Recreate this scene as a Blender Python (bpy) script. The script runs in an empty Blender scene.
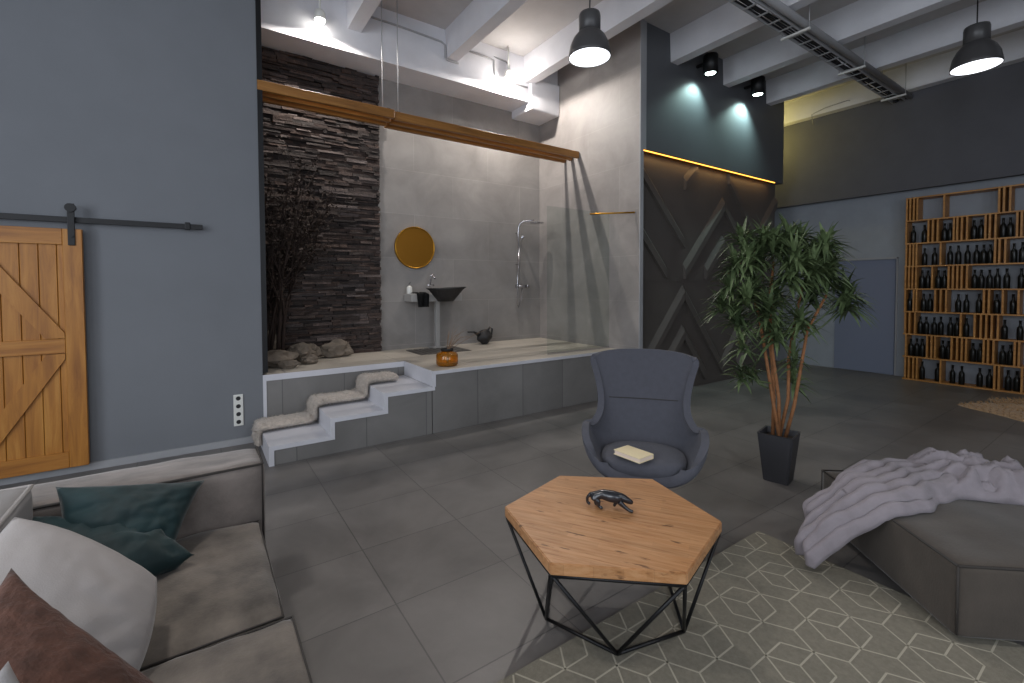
import bpy, bmesh, math, random
from mathutils import Vector, Matrix, noise
random.seed(7)
PI = math.pi
scene = bpy.context.scene
COL = scene.collection

# ------------------------------------------------------------------ materials
def lin(c):
    return tuple(((v/255)/12.92 if v/255 <= .04045 else ((v/255+.055)/1.055)**2.4) for v in c) + (1,)

def base_mat(name):
    m = bpy.data.materials.new(name); m.use_nodes = True
    nt = m.node_tree; b = nt.nodes['Principled BSDF']
    return m, nt, b

def N(nt, t, **kw):
    n = nt.nodes.new(t)
    for k, v in kw.items():
        if k in n.inputs: n.inputs[k].default_value = v
        else: setattr(n, k, v)
    return n

def coords(nt, scale=(1, 1, 1), rot=(0, 0, 0), src='Object'):
    tc = N(nt, 'ShaderNodeTexCoord'); mp = N(nt, 'ShaderNodeMapping')
    mp.inputs['Scale'].default_value = scale; mp.inputs['Rotation'].default_value = rot
    nt.links.new(tc.outputs[src], mp.inputs['Vector'])
    return mp.outputs['Vector']

def mat(name, col, rough=.6, metal=0, var=.0, vscale=4, bump=0, bscale=60, spec=.5, sheen=0, stretch=(1, 1, 1), col2=None):
    m, nt, b = base_mat(name)
    c = lin(col); b.inputs['Base Color'].default_value = c
    b.inputs['Roughness'].default_value = rough; b.inputs['Metallic'].default_value = metal
    b.inputs['Specular IOR Level'].default_value = spec
    if sheen:
        b.inputs['Sheen Weight'].default_value = sheen; b.inputs['Sheen Roughness'].default_value = .4
    if var or col2:
        v = coords(nt, stretch)
        nz = N(nt, 'ShaderNodeTexNoise', Scale=vscale, Detail=6, Roughness=.6)
        nt.links.new(v, nz.inputs['Vector'])
        r = N(nt, 'ShaderNodeValToRGB')
        r.color_ramp.elements[0].position = .32; r.color_ramp.elements[1].position = .68
        lo = tuple(x*(1-var) for x in c[:3])+(1,); hi = lin(col2) if col2 else tuple(min(1, x*(1+var)) for x in c[:3])+(1,)
        r.color_ramp.elements[0].color = lo; r.color_ramp.elements[1].color = hi
        nt.links.new(nz.outputs['Fac'], r.inputs['Fac']); nt.links.new(r.outputs['Color'], b.inputs['Base Color'])
    if bump:
        v2 = coords(nt, stretch)
        n2 = N(nt, 'ShaderNodeTexNoise', Scale=bscale, Detail=4)
        nt.links.new(v2, n2.inputs['Vector'])
        bp = N(nt, 'ShaderNodeBump', Strength=bump, Distance=.01)
        nt.links.new(n2.outputs['Fac'], bp.inputs['Height']); nt.links.new(bp.outputs['Normal'], b.inputs['Normal'])
    return m

def emit(name, col, strength):
    m, nt, b = base_mat(name)
    b.inputs['Base Color'].default_value = (0, 0, 0, 1)
    b.inputs['Emission Color'].default_value = lin(col); b.inputs['Emission Strength'].default_value = strength
    return m

def wood(name, dark, mid, light, axis=0, scale=1.0, rough=.45, cross=14, rotz=0):
    """grain running along an object axis"""
    m, nt, b = base_mat(name)
    s = [cross*scale]*3; s[axis] = 1.1*scale
    v = coords(nt, tuple(s), (0, 0, rotz))
    nz = N(nt, 'ShaderNodeTexNoise', Scale=1.6, Detail=8, Roughness=.65, Distortion=.6)
    nt.links.new(v, nz.inputs['Vector'])
    r = N(nt, 'ShaderNodeValToRGB'); e = r.color_ramp.elements
    e[0].position = .28; e[0].color = lin(dark); e[1].position = .72; e[1].color = lin(light)
    x = e.new(.5); x.color = lin(mid)
    nt.links.new(nz.outputs['Fac'], r.inputs['Fac']); nt.links.new(r.outputs['Color'], b.inputs['Base Color'])
    bp = N(nt, 'ShaderNodeBump', Strength=.25, Distance=.004)
    nt.links.new(nz.outputs['Fac'], bp.inputs['Height']); nt.links.new(bp.outputs['Normal'], b.inputs['Normal'])
    b.inputs['Roughness'].default_value = rough
    return m

def tiles(name, col, mortar, axes, size, offset=.0, origin=(0, 0), rough=.45, var=.12, joint=.004, cloud=.25, spec=.5):
    """large-format tiles laid on the plane given by two world axes"""
    m, nt, b = base_mat(name)
    g = N(nt, 'ShaderNodeNewGeometry'); sp = N(nt, 'ShaderNodeSeparateXYZ'); cb = N(nt, 'ShaderNodeCombineXYZ')
    nt.links.new(g.outputs['Position'], sp.inputs[0])
    for k, a in enumerate(axes):
        ad = N(nt, 'ShaderNodeMath', operation='SUBTRACT'); ad.inputs[1].default_value = origin[k]
        nt.links.new(sp.outputs[a], ad.inputs[0]); nt.links.new(ad.outputs[0], cb.inputs[k])
    br = N(nt, 'ShaderNodeTexBrick'); br.offset = offset; br.squash = 1
    c = lin(col)
    br.inputs['Scale'].default_value = 1; br.inputs['Brick Width'].default_value = size[0]; br.inputs['Row Height'].default_value = size[1]
    br.inputs['Mortar Size'].default_value = joint; br.inputs['Mortar Smooth'].default_value = .1
    br.inputs['Color1'].default_value = tuple(x*(1-var) for x in c[:3])+(1,)
    br.inputs['Color2'].default_value = tuple(x*(1+var) for x in c[:3])+(1,)
    br.inputs['Mortar'].default_value = lin(mortar)
    nt.links.new(cb.outputs[0], br.inputs['Vector'])
    nz = N(nt, 'ShaderNodeTexNoise', Scale=1.7, Detail=8, Roughness=.62, Distortion=.5); nt.links.new(g.outputs['Position'], nz.inputs['Vector'])
    mr = N(nt, 'ShaderNodeMapRange'); mr.inputs['From Min'].default_value = .3; mr.inputs['From Max'].default_value = .7
    mr.inputs['To Min'].default_value = 1-cloud; mr.inputs['To Max'].default_value = 1+cloud
    nt.links.new(nz.outputs['Fac'], mr.inputs['Value'])
    mx = N(nt, 'ShaderNodeVectorMath', operation='SCALE')
    nt.links.new(br.outputs['Color'], mx.inputs[0]); nt.links.new(mr.outputs[0], mx.inputs['Scale'])
    nt.links.new(mx.outputs[0], b.inputs['Base Color'])
    bp = N(nt, 'ShaderNodeBump', Strength=.4, Distance=.003, invert=True)
    nt.links.new(br.outputs['Fac'], bp.inputs['Height']); nt.links.new(bp.outputs['Normal'], b.inputs['Normal'])
    mr2 = N(nt, 'ShaderNodeMapRange'); mr2.inputs['To Min'].default_value = rough-.1; mr2.inputs['To Max'].default_value = rough+.15
    nt.links.new(nz.outputs['Fac'], mr2.inputs['Value']); nt.links.new(mr2.outputs[0], b.inputs['Roughness'])
    b.inputs['Specular IOR Level'].default_value = spec
    return m

def clear_glass(name, tint=(225, 235, 235), rough=.0):
    m, nt, b = base_mat(name)
    out = nt.nodes['Material Output']; nt.nodes.remove(b)
    tr = N(nt, 'ShaderNodeBsdfTransparent'); tr.inputs[0].default_value = lin(tint)
    gl = N(nt, 'ShaderNodeBsdfGlossy'); gl.inputs['Roughness'].default_value = rough
    lw = N(nt, 'ShaderNodeLayerWeight'); lw.inputs[0].default_value = .5
    pw = N(nt, 'ShaderNodeMath', operation='POWER'); pw.inputs[1].default_value = 5
    fr = N(nt, 'ShaderNodeMath', operation='MULTIPLY_ADD'); fr.inputs[1].default_value = .5; fr.inputs[2].default_value = .03
    mx = N(nt, 'ShaderNodeMixShader')
    nt.links.new(lw.outputs['Facing'], pw.inputs[0]); nt.links.new(pw.outputs[0], fr.inputs[0])
    nt.links.new(fr.outputs[0], mx.inputs[0]); nt.links.new(tr.outputs[0], mx.inputs[1]); nt.links.new(gl.outputs[0], mx.inputs[2])
    nt.links.new(mx.outputs[0], out.inputs['Surface'])
    return m

M = {}
M['blue_wall'] = mat('blue_grey_paint', (117, 120, 125), .75, var=.05, vscale=1.2, bump=.05, bscale=90)
M['floor'] = tiles('dark_floor_tile', (104, 101, 99), (80, 78, 77), (0, 1), (.6, .54), 0, (.14, -.1), rough=.38, var=.09, joint=.0035, cloud=.28)
M['wall_tile'] = tiles('grey_wall_tile', (142, 138, 135), (156, 152, 148), (0, 2), (1.2, .6), .5, (.1, .1), rough=.42, var=.08, joint=.003, cloud=.2)
M['side_tile'] = tiles('grey_side_tile', (144, 139, 136), (154, 149, 145), (1, 2), (1.2, .6), .5, (.1, .1), rough=.5, var=.06, joint=.003, cloud=.22)
M['deck_tile'] = tiles('pale_deck_tile', (186, 178, 166), (150, 144, 136), (0, 1), (1.2, .6), .5, (.1, .25), rough=.5, var=.05, joint=.004, cloud=.12)
M['front_tile'] = tiles('grey_front_tile', (126, 124, 122), (92, 91, 90), (0, 2), (.6, .64), 0, (.07, 0), rough=.45, var=.14, joint=.004, cloud=.15)
M['edge_trim'] = mat('pale_edge_tile', (206, 206, 212), .45, var=.05)
M['concrete'] = mat('painted_white_concrete', (220, 220, 225), .8, var=.06, vscale=2, bump=.2, bscale=25)
M['slab'] = mat('ceiling_slab_paint', (196, 193, 192), .85, var=.09, vscale=1.5, bump=.2, bscale=20)
M['charcoal'] = mat('charcoal_paint', (88, 90, 94), .6, var=.05, vscale=1.5)
M['charcoal_panel'] = mat('charcoal_panel', (86, 81, 77), .5, var=.08, vscale=2)
M['grey_post'] = mat('grey_plaster', (158, 159, 162), .7, var=.04)
M['right_upper'] = mat('dark_grey_paint', (92, 92, 98), .75, var=.05)
M['right_lower'] = mat('slate_paint', (150, 156, 164), .75, var=.05)
M['door_blue'] = mat('slate_blue_door_paint', (118, 126, 146), .6)
M['black'] = mat('black_metal', (22, 22, 24), .45, metal=.3)
M['black_matte'] = mat('matte_black', (20, 20, 21), .7)
M['chrome'] = mat('chrome', (200, 200, 205), .18, metal=1)
M['white_plastic'] = mat('white_plastic', (225, 225, 220), .4)
M['dark_hole'] = mat('dark_recess', (40, 40, 42), .7)
M['barn'] = wood('barn_pine', (134, 82, 28), (170, 112, 42), (192, 136, 62), axis=2, scale=.8)
M['barn_h'] = wood('barn_pine_across', (134, 82, 28), (168, 110, 42), (188, 132, 60), axis=0, scale=.8)
M['slat_wood'] = wood('oak_slat', (110, 70, 26), (146, 98, 42), (172, 120, 58), axis=0, scale=.9)
M['shelf_wood'] = wood('shelf_pine', (150, 98, 44), (184, 130, 66), (204, 150, 84), axis=1, scale=.9)
M['gold'] = mat('brushed_gold', (190, 140, 50), .3, metal=1)
M['mirror'] = mat('gold_tinted_mirror', (178, 124, 44), .3, metal=.7)
M['galv'] = mat('galvanised_steel', (176, 176, 178), .5, metal=.2)
M['cable'] = mat('dark_cables', (40, 40, 44), .6)
M['pipe'] = mat('grey_pipe', (168, 168, 170), .6)
M['shade'] = mat('dark_grey_enamel', (78, 77, 78), .35, spec=.5)
M['chair'] = mat('grey_wool', (76, 77, 85), .95, var=.06, vscale=30, bump=.2, bscale=400, sheen=.08)
M['suede'] = mat('taupe_suede', (97, 89, 81), .85, var=.5, vscale=5.5, bump=.12, bscale=120, sheen=.35)
M['suede_pale'] = mat('taupe_suede_worn', (110, 102, 97), .85, var=.4, vscale=5, bump=.12, bscale=120, sheen=.4, stretch=(1, 2.5, 1))
M['suede_dark'] = mat('brown_grey_suede', (72, 65, 58), .88, var=.24, vscale=3, bump=.12, bscale=120, sheen=.25)
M['piping'] = mat('dark_seam', (54, 50, 47), .8)
M['velvet'] = mat('teal_velvet', (5, 38, 41), .7, var=.35, vscale=6, sheen=.15)
M['linen'] = mat('off_white_linen', (148, 143, 141), .85, var=.04, vscale=3, bump=.15, bscale=300, sheen=.2)
M['linen_grey'] = mat('grey_linen', (140, 138, 138), .85, var=.04, bump=.15, bscale=300)
M['fur_brown'] = mat('brown_plush', (78, 50, 39), .9, var=.3, vscale=24, bump=.6, bscale=70, sheen=.1, stretch=(1, 1, .3))
M['blanket'] = mat('lilac_grey_plush', (140, 133, 138), .95, var=.06, vscale=20, bump=.35, bscale=260, sheen=.15)
M['fur_cream'] = mat('cream_fur', (184, 174, 164), .95, var=.2, vscale=40, bump=.7, bscale=180, sheen=.3)
M['fur_tan'] = mat('tan_fur', (172, 138, 98), .95, var=.25, vscale=25, bump=.7, bscale=150, sheen=.3)
M['pot'] = mat('anthracite_planter', (52, 52, 56), .5)
M['soil'] = mat('soil', (38, 30, 24), .95, bump=.8, bscale=60)
M['trunk'] = mat('tan_bark', (140, 94, 58), .75, var=.25, vscale=9, bump=.5, bscale=50, stretch=(1, 1, 3))
M['leaf'] = mat('dark_green_leaf', (50, 68, 42), .45, var=.3, vscale=3, col2=(112, 130, 88))
M['twig'] = mat('dark_twig', (48, 34, 28), .8, var=.2)
M['dry_leaf'] = mat('dry_leaf', (54, 42, 34), .8, var=.3)
M['pale_twig'] = mat('pale_twig', (128, 104, 84), .8)
M['rock'] = mat('beige_rock', (116, 106, 95), .85, var=.3, vscale=5, bump=.8, bscale=14)
M['book_cover'] = mat('cream_book_cover', (232, 216, 176), .6, var=.04)
M['paper'] = mat('paper_edge', (232, 214, 198), .8)
M['panther'] = mat('black_glazed', (26, 28, 34), .25, var=.2, spec=.7)
M['bottle'] = mat('dark_bottle_glass', (22, 23, 21), .28, spec=.4)
M['bottle_label'] = mat('bottle_body', (26, 26, 26), .3)
M['mat_dark'] = mat('dark_drain', (88, 84, 80), .5)
M['basin_stone'] = mat('black_stone', (34, 33, 34), .55, bump=.5, bscale=30)
M['console'] = mat('pale_console', (160, 158, 156), .4)
M['glass'] = clear_glass('shower_glass', (246, 249, 248))
M['black_fold'] = mat('black_cloth', (26, 26, 28), .95)

m, nt, b = base_mat('amber_glass')
b.inputs['Base Color'].default_value = lin((240, 176, 60)); b.inputs['Transmission Weight'].default_value = .85
b.inputs['Roughness'].default_value = .08; M['amber'] = m

# table top: butcher-block lamellae of pine
m, nt, b = base_mat('pine_lamella_top')
v = coords(nt, (1, 1, 1), (0, 0, math.radians(58)))
br = N(nt, 'ShaderNodeTexBrick'); br.offset = .4
for k, val in (('Scale', 1), ('Brick Width', .34), ('Row Height', .032), ('Mortar Size', .0005), ('Mortar Smooth', 1)): br.inputs[k].default_value = val
br.inputs['Color1'].default_value = (.9, .9, .9, 1); br.inputs['Color2'].default_value = (1.06, 1.06, 1.06, 1); br.inputs['Mortar'].default_value = (.75, .75, .75, 1)
nt.links.new(v, br.inputs['Vector'])
v2 = coords(nt, (5, 60, 60), (0, 0, 0)); 
mp2 = N(nt, 'ShaderNodeMapping'); mp2.inputs['Scale'].default_value = (4, 50, 50)
nt.links.new(v, mp2.inputs['Vector'])
nz = N(nt, 'ShaderNodeTexNoise', Scale=1.2, Detail=8, Roughness=.6, Distortion=.3); nt.links.new(mp2.outputs[0], nz.inputs['Vector'])
r = N(nt, 'ShaderNodeValToRGB'); e = r.color_ramp.elements
e[0].position = .25; e[0].color = lin((104, 62, 36)); e[1].position = .6; e[1].color = lin((186, 140, 98))
x = e.new(.4); x.color = lin((170, 120, 76))
nt.links.new(nz.outputs['Fac'], r.inputs['Fac'])
mu = N(nt, 'ShaderNodeMix', data_type='RGBA', blend_type='MULTIPLY'); mu.inputs[0].default_value = 1
nt.links.new(r.outputs['Color'], mu.inputs[6]); nt.links.new(br.outputs['Color'], mu.inputs[7])
mpk = N(nt, 'ShaderNodeMapping'); mpk.inputs['Scale'].default_value = (9, 34, 30); nt.links.new(v, mpk.inputs['Vector'])
nk = N(nt, 'ShaderNodeTexNoise', Scale=1.0, Detail=3, Roughness=.5); nt.links.new(mpk.outputs[0], nk.inputs['Vector'])
rk = N(nt, 'ShaderNodeValToRGB'); rk.color_ramp.elements[0].position = .27; rk.color_ramp.elements[0].color = (.28, .22, .18, 1); rk.color_ramp.elements[1].position = .36; rk.color_ramp.elements[1].color = (1, 1, 1, 1)
nt.links.new(nk.outputs['Fac'], rk.inputs['Fac'])
mk = N(nt, 'ShaderNodeMix', data_type='RGBA', blend_type='MULTIPLY'); mk.inputs[0].default_value = 1
nt.links.new(mu.outputs[2], mk.inputs[6]); nt.links.new(rk.outputs['Color'], mk.inputs[7])
nt.links.new(mk.outputs[2], b.inputs['Base Color']); b.inputs['Roughness'].default_value = .42
M['table_top'] = m

# ledger stone: tone varies stone by stone
m, nt, b = base_mat('ledger_stone')
g = N(nt, 'ShaderNodeNewGeometry'); r = N(nt, 'ShaderNodeValToRGB'); e = r.color_ramp.elements
e[0].position = 0; e[0].color = lin((40, 34, 32)); e[1].position = 1; e[1].color = lin((98, 88, 85))
x = e.new(.45); x.color = lin((64, 54, 51)); x = e.new(.8); x.color = lin((78, 62, 55))
nt.links.new(g.outputs['Random Per Island'], r.inputs['Fac'])
nz = N(nt, 'ShaderNodeTexNoise', Scale=16, Detail=8, Roughness=.7); nt.links.new(g.outputs['Position'], nz.inputs['Vector'])
mx = N(nt, 'ShaderNodeVectorMath', operation='SCALE'); mr = N(nt, 'ShaderNodeMapRange')
mr.inputs['From Min'].default_value = .3; mr.inputs['From Max'].default_value = .7; mr.inputs['To Min'].default_value = .5; mr.inputs['To Max'].default_value = 1.5
nt.links.new(nz.outputs['Fac'], mr.inputs['Value']); nt.links.new(r.outputs['Color'], mx.inputs[0]); nt.links.new(mr.outputs[0], mx.inputs['Scale'])
nt.links.new(mx.outputs[0], b.inputs['Base Color'])
bp = N(nt, 'ShaderNodeBump', Strength=.9, Distance=.02); nt.links.new(nz.outputs['Fac'], bp.inputs['Height']); nt.links.new(bp.outputs['Normal'], b.inputs['Normal'])
b.inputs['Roughness'].default_value = .75; M['stone'] = m

M['rug'] = mat('grey_green_pile', (126, 121, 108), .95, var=.12, vscale=50, bump=.5, bscale=350)
M['rug_line'] = mat('cream_rug_line', (172, 166, 150), .95, bump=.3, bscale=350)

# ------------------------------------------------------------------ mesh helpers
def finish(name, bm, m, parent=None, smooth=False, mods=None, loc=None):
    me = bpy.data.meshes.new(name); 
    bm.normal_update(); bm.to_mesh(me); bm.free()
    for mm in (m if isinstance(m, (list, tuple)) else [m]): me.materials.append(mm)
    if smooth: me.polygons.foreach_set('use_smooth', [True]*len(me.polygons))
    o = bpy.data.objects.new(name, me); COL.objects.link(o)
    if parent: o.parent = parent
    if loc: o.location = loc
    return o

def thing(name, label, cat, loc=(0, 0, 0), rz=0, group=None):
    o = bpy.data.objects.new(name, None); COL.objects.link(o)
    o.location = loc; o.rotation_euler = (0, 0, rz); o.empty_display_size = .1
    return tag(o, label, cat, group)

def tag(o, label, cat, group=None):
    o['label'] = label; o['category'] = cat
    if group: o['group'] = group
    return o

def struct(name, bm, m, label=None, cat=None, **k):
    o = finish(name, bm, m, **k); o['kind'] = 'structure'
    if label: o['label'] = label
    if cat: o['category'] = cat
    return o

def bx(bm, x0, x1, y0, y1, z0, z1, bev=0, seg=2, mi=0, mtx=None):
    v = [bm.verts.new(Vector((x, y, z))) for z in (z0, z1) for y in (y0, y1) for x in (x0, x1)]
    fs = [bm.faces.new([v[i] for i in q]) for q in ((0, 2, 3, 1), (4, 5, 7, 6), (0, 1, 5, 4), (2, 6, 7, 3), (0, 4, 6, 2), (1, 3, 7, 5))]
    for f in fs: f.material_index = mi
    if mtx is not None:
        for q in v: q.co = mtx @ q.co
    if bev:
        es = list({e for f in fs for e in f.edges})
        bmesh.ops.bevel(bm, geom=es, offset=bev, segments=seg, affect='EDGES', profile=.5)

def B(*a, **k):
    bm = bmesh.new(); bx(bm, *a, **k); return bm

def tube(bm, pts, r, seg=8, cap=True, mi=0):
    """round tube through points; r a number or a list"""
    pts = [Vector(p) for p in pts]; n = len(pts)
    rs = r if isinstance(r, (list, tuple)) else [r]*n
    rings = []; up = None
    for i, p in enumerate(pts):
        t = (pts[min(i+1, n-1)]-pts[max(i-1, 0)]).normalized()
        if up is None: up = Vector((0, 0, 1)) if abs(t.z) < .9 else Vector((1, 0, 0))
        a = t.cross(up)
        if a.length < 1e-4: a = t.cross(Vector((0, 1, 0)))
        a.normalize(); up = a.cross(t).normalized()
        rings.append([bm.verts.new(p+a*math.cos(2*PI*k/seg)*rs[i]+up*math.sin(2*PI*k/seg)*rs[i]) for k in range(seg)])
    for i in range(n-1):
        for k in range(seg):
            f = bm.faces.new((rings[i][k], rings[i][(k+1) % seg], rings[i+1][(k+1) % seg], rings[i+1][k])); f.material_index = mi; f.smooth = True
    if cap:
        bm.faces.new(rings[0][::-1]); bm.faces.new(rings[-1])

def T(pts, r, seg=8, **k):
    bm = bmesh.new(); tube(bm, pts, r, seg, **k); return bm

def lathe(bm, prof, seg=24, c=(0, 0, 0), sx=1, sy=1, cap0=False, cap1=False):
    rings = [[bm.verts.new((c[0]+r*sx*math.cos(2*PI*k/seg), c[1]+r*sy*math.sin(2*PI*k/seg), c[2]+z)) for k in range(seg)] for r, z in prof]
    for i in range(len(rings)-1):
        for k in range(seg):
            f = bm.faces.new((rings[i][k], rings[i][(k+1) % seg], rings[i+1][(k+1) % seg], rings[i+1][k])); f.smooth = True
    if cap0: bm.faces.new(rings[0][::-1])
    if cap1: bm.faces.new(rings[-1])

def L(prof, seg=24, **k):
    bm = bmesh.new(); lathe(bm, prof, seg, **k); return bm

def grid_surf(bm, fn, nu, nv, close_u=False):
    vs = [[bm.verts.new(fn(i/nu, j/nv)) for i in range(nu + (0 if close_u else 1))] for j in range(nv+1)]
    w = nu if close_u else nu
    for j in range(nv):
        for i in range(w):
            i2 = (i+1) % len(vs[0]) if close_u else i+1
            f = bm.faces.new((vs[j][i], vs[j][i2], vs[j+1][i2], vs[j+1][i])); f.smooth = True
    return vs

def soft_box(x0, x1, y0, y1, z0, z1, r=.05, puff=.02, n=14, amp=.006, seed=0, top_only=False):
    """upholstered block: rounded edges, slightly puffed faces, small dimples"""
    bm = bmesh.new()
    bmesh.ops.create_cube(bm, size=2)
    bmesh.ops.subdivide_edges(bm, edges=bm.edges[:], cuts=n, use_grid_fill=True)
    hx, hy, hz = (x1-x0)/2, (y1-y0)/2, (z1-z0)/2; c = Vector(((x0+x1)/2, (y0+y1)/2, (z0+z1)/2))
    for v in bm.verts:
        p = Vector(v.co)
        q = Vector((math.copysign(abs(p.x)**.8, p.x)*hx, math.copysign(abs(p.y)**.8, p.y)*hy, math.copysign(abs(p.z)**.8, p.z)*hz))
        inner = Vector((max(-hx+r, min(hx-r, q.x)), max(-hy+r, min(hy-r, q.y)), max(-hz+r, min(hz-r, q.z))))
        d = q-inner
        if d.length > 1e-6: q = inner+d.normalized()*r
        bul = (1-p.x**2)*(1-p.y**2) if abs(p.z) > .99 else (1-p.z**2)*((1-p.x**2) if abs(p.y) > .99 else (1-p.y**2))
        nrm = Vector((.25*round(p.x) if abs(p.x) > .99 else 0, .25*round(p.y) if abs(p.y) > .99 else 0, round(p.z) if abs(p.z) > .99 else 0))
        if nrm.z < 0: nrm.z = 0
        q += nrm*puff*bul
        nn = noise.noise(q*5+Vector((seed*7.3, 0, 0)))+.5*noise.noise(q*13+Vector((0, seed, 0)))
        if nrm.length and not (p.z < -.99): q += nrm*amp*nn
        v.co = c+q
    for f in bm.faces: f.smooth = True
    return bm

def pillow(corners, thick, n=34, pinch=.06, wr=.008, wfreq=7, seed=0, power=.5, fold=None, rnd=.0):
    """puffed two-sided cushion stretched between four corners (in order)"""
    a, b_, c, d = [Vector(p) for p in corners]
    nr = (c-a).cross(d-b_).normalized()
    bm = bmesh.new(); vv = {}
    def pt(i, j, s):
        u, v = i/n, j/n
        U, V = 2*u-1, 2*v-1
        ku = 1-pinch*(1-V*V); kv = 1-pinch*(1-U*U)
        uu = .5+U*kv*.5; ww = .5+V*ku*.5
        # pull the sides in between the corners, or round the corners off
        U_, V_ = U*math.sqrt(1-rnd*V*V/2), V*math.sqrt(1-rnd*U*U/2)
        uu = .5+.5*U_*(1-pinch*(1-V*V)); ww = .5+.5*V_*(1-pinch*(1-U*U))
        p = a*(1-uu)*(1-ww)+b_*uu*(1-ww)+c*uu*ww+d*(1-uu)*ww
        h = (max(0, (1-U*U)*(1-V*V)))**power*thick*.5
        q = Vector((U*wfreq*.5+seed, V*wfreq*.5, seed*1.7))
        edge = min(1, 6*min(1-abs(U), 1-abs(V)))
        w = (noise.noise(q)*1.2+.6*noise.noise(q*2.6))*wr*edge
        if fold: w += fold(U, V)*edge
        return p+nr*(s*h+w*(1 if s > 0 else .3))
    for s in (1, -1):
        for i in range(n+1):
            for j in range(n+1):
                if s == -1 and (i in (0, n) or j in (0, n)): vv[(i, j, s)] = vv[(i, j, 1)]
                else: vv[(i, j, s)] = bm.verts.new(pt(i, j, s))
        for i in range(n):
            for j in range(n):
                q = [vv[(i, j, s)], vv[(i+1, j, s)], vv[(i+1, j+1, s)], vv[(i, j+1, s)]]
                if s < 0: q.reverse()
                f = bm.faces.new(q); f.smooth = True
    return bm

def pillow_piping(corners, pinch, r, n=20):
    a, b_, c, d = [Vector(p) for p in corners]; pts = []
    def P(U, V):
        uu = .5+.5*U*(1-pinch*(1-V*V)); ww = .5+.5*V*(1-pinch*(1-U*U))
        return a*(1-uu)*(1-ww)+b_*uu*(1-ww)+c*uu*ww+d*(1-uu)*ww
    for k in range(n): pts.append(P(-1+2*k/n, -1))
    for k in range(n): pts.append(P(1, -1+2*k/n))
    for k in range(n): pts.append(P(1-2*k/n, 1))
    for k in range(n+1): pts.append(P(-1, 1-2*k/n))
    return T(pts, r, 6)

def blob(bm, c, r, seed, amp=.35, sub=3, sz=(1, 1, 1), freq=1.5):
    res = bmesh.ops.create_icosphere(bm, subdivisions=sub, radius=1)
    for v in res['verts']:
        d = v.co.normalized()
        k = 1+amp*noise.noise(d*freq+Vector((seed*3.1, seed, 0)))+amp*.4*noise.noise(d*freq*2.7+Vector((seed, 0, 5)))
        v.co = Vector(c)+Vector((d.x*sz[0], d.y*sz[1], d.z*sz[2]))*r*k

def area(name, loc, rot, sx, sy, power, col, parent=None):
    l = bpy.data.lights.new(name, 'AREA'); l.shape = 'RECTANGLE'; l.size = sx; l.size_y = sy; l.energy = power; l.color = col
    o = bpy.data.objects.new(name, l); COL.objects.link(o); o.location = loc; o.rotation_euler = rot
    if parent: o.parent = parent
    return o

def spot(name, loc, target, power, col, angle, blend=.3, radius=.03):
    l = bpy.data.lights.new(name, 'SPOT'); l.energy = power; l.color = col; l.spot_size = math.radians(angle); l.spot_blend = blend; l.shadow_soft_size = radius
    o = bpy.data.objects.new(name, l); COL.objects.link(o); o.location = loc
    o.rotation_euler = (Vector(target)-Vector(loc)).to_track_quat('-Z', 'Y').to_euler()
    return o

# ------------------------------------------------------------------ camera
f_px, yaw, pitch, roll, cy = 457.6, .60016, .030313, -.0035446, 300.19
Fv = Vector((math.sin(yaw)*math.cos(pitch), math.cos(yaw)*math.cos(pitch), -math.sin(pitch)))
R0 = Vector((math.cos(yaw), -math.sin(yaw), 0)); U0 = R0.cross(Fv)
Rv = R0*math.cos(roll)+U0*math.sin(roll); Uv = -R0*math.sin(roll)+U0*math.cos(roll)
cam = bpy.data.cameras.new('camera'); camo = bpy.data.objects.new('camera', cam); COL.objects.link(camo)
mw = Matrix((Rv, Uv, -Fv)).transposed().to_4x4(); mw.translation = Vector((0, 0, 1.5)); camo.matrix_world = mw
cam.sensor_width = 36; cam.lens = f_px/1024*36; cam.shift_y = -(341.5-cy)/1024; cam.clip_start = .05
scene.camera = camo
fx, fy = math.sin(yaw), math.cos(yaw)          # level forward / right directions used to turn furniture

# ------------------------------------------------------------------ room shell
CZ = 4.9
struct('floor', B(-4.2, 9.6, -4.2, 8.2, -.1, 0), M['floor'])
struct('ceiling', B(-4.2, 9.6, -4.2, 8.2, CZ, CZ+.15), M['slab'])
struct('wall_left', B(-4.2, .5, 5.05, 5.25, 0, CZ), M['blue_wall'])
struct('baseboard_left', B(-4.2, .45, 5.03, 5.05, 0, .06), M['grey_post'])
struct('trim_1', B(.5, .545, 5.04, 5.2, .66, CZ), M['black'])
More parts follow.
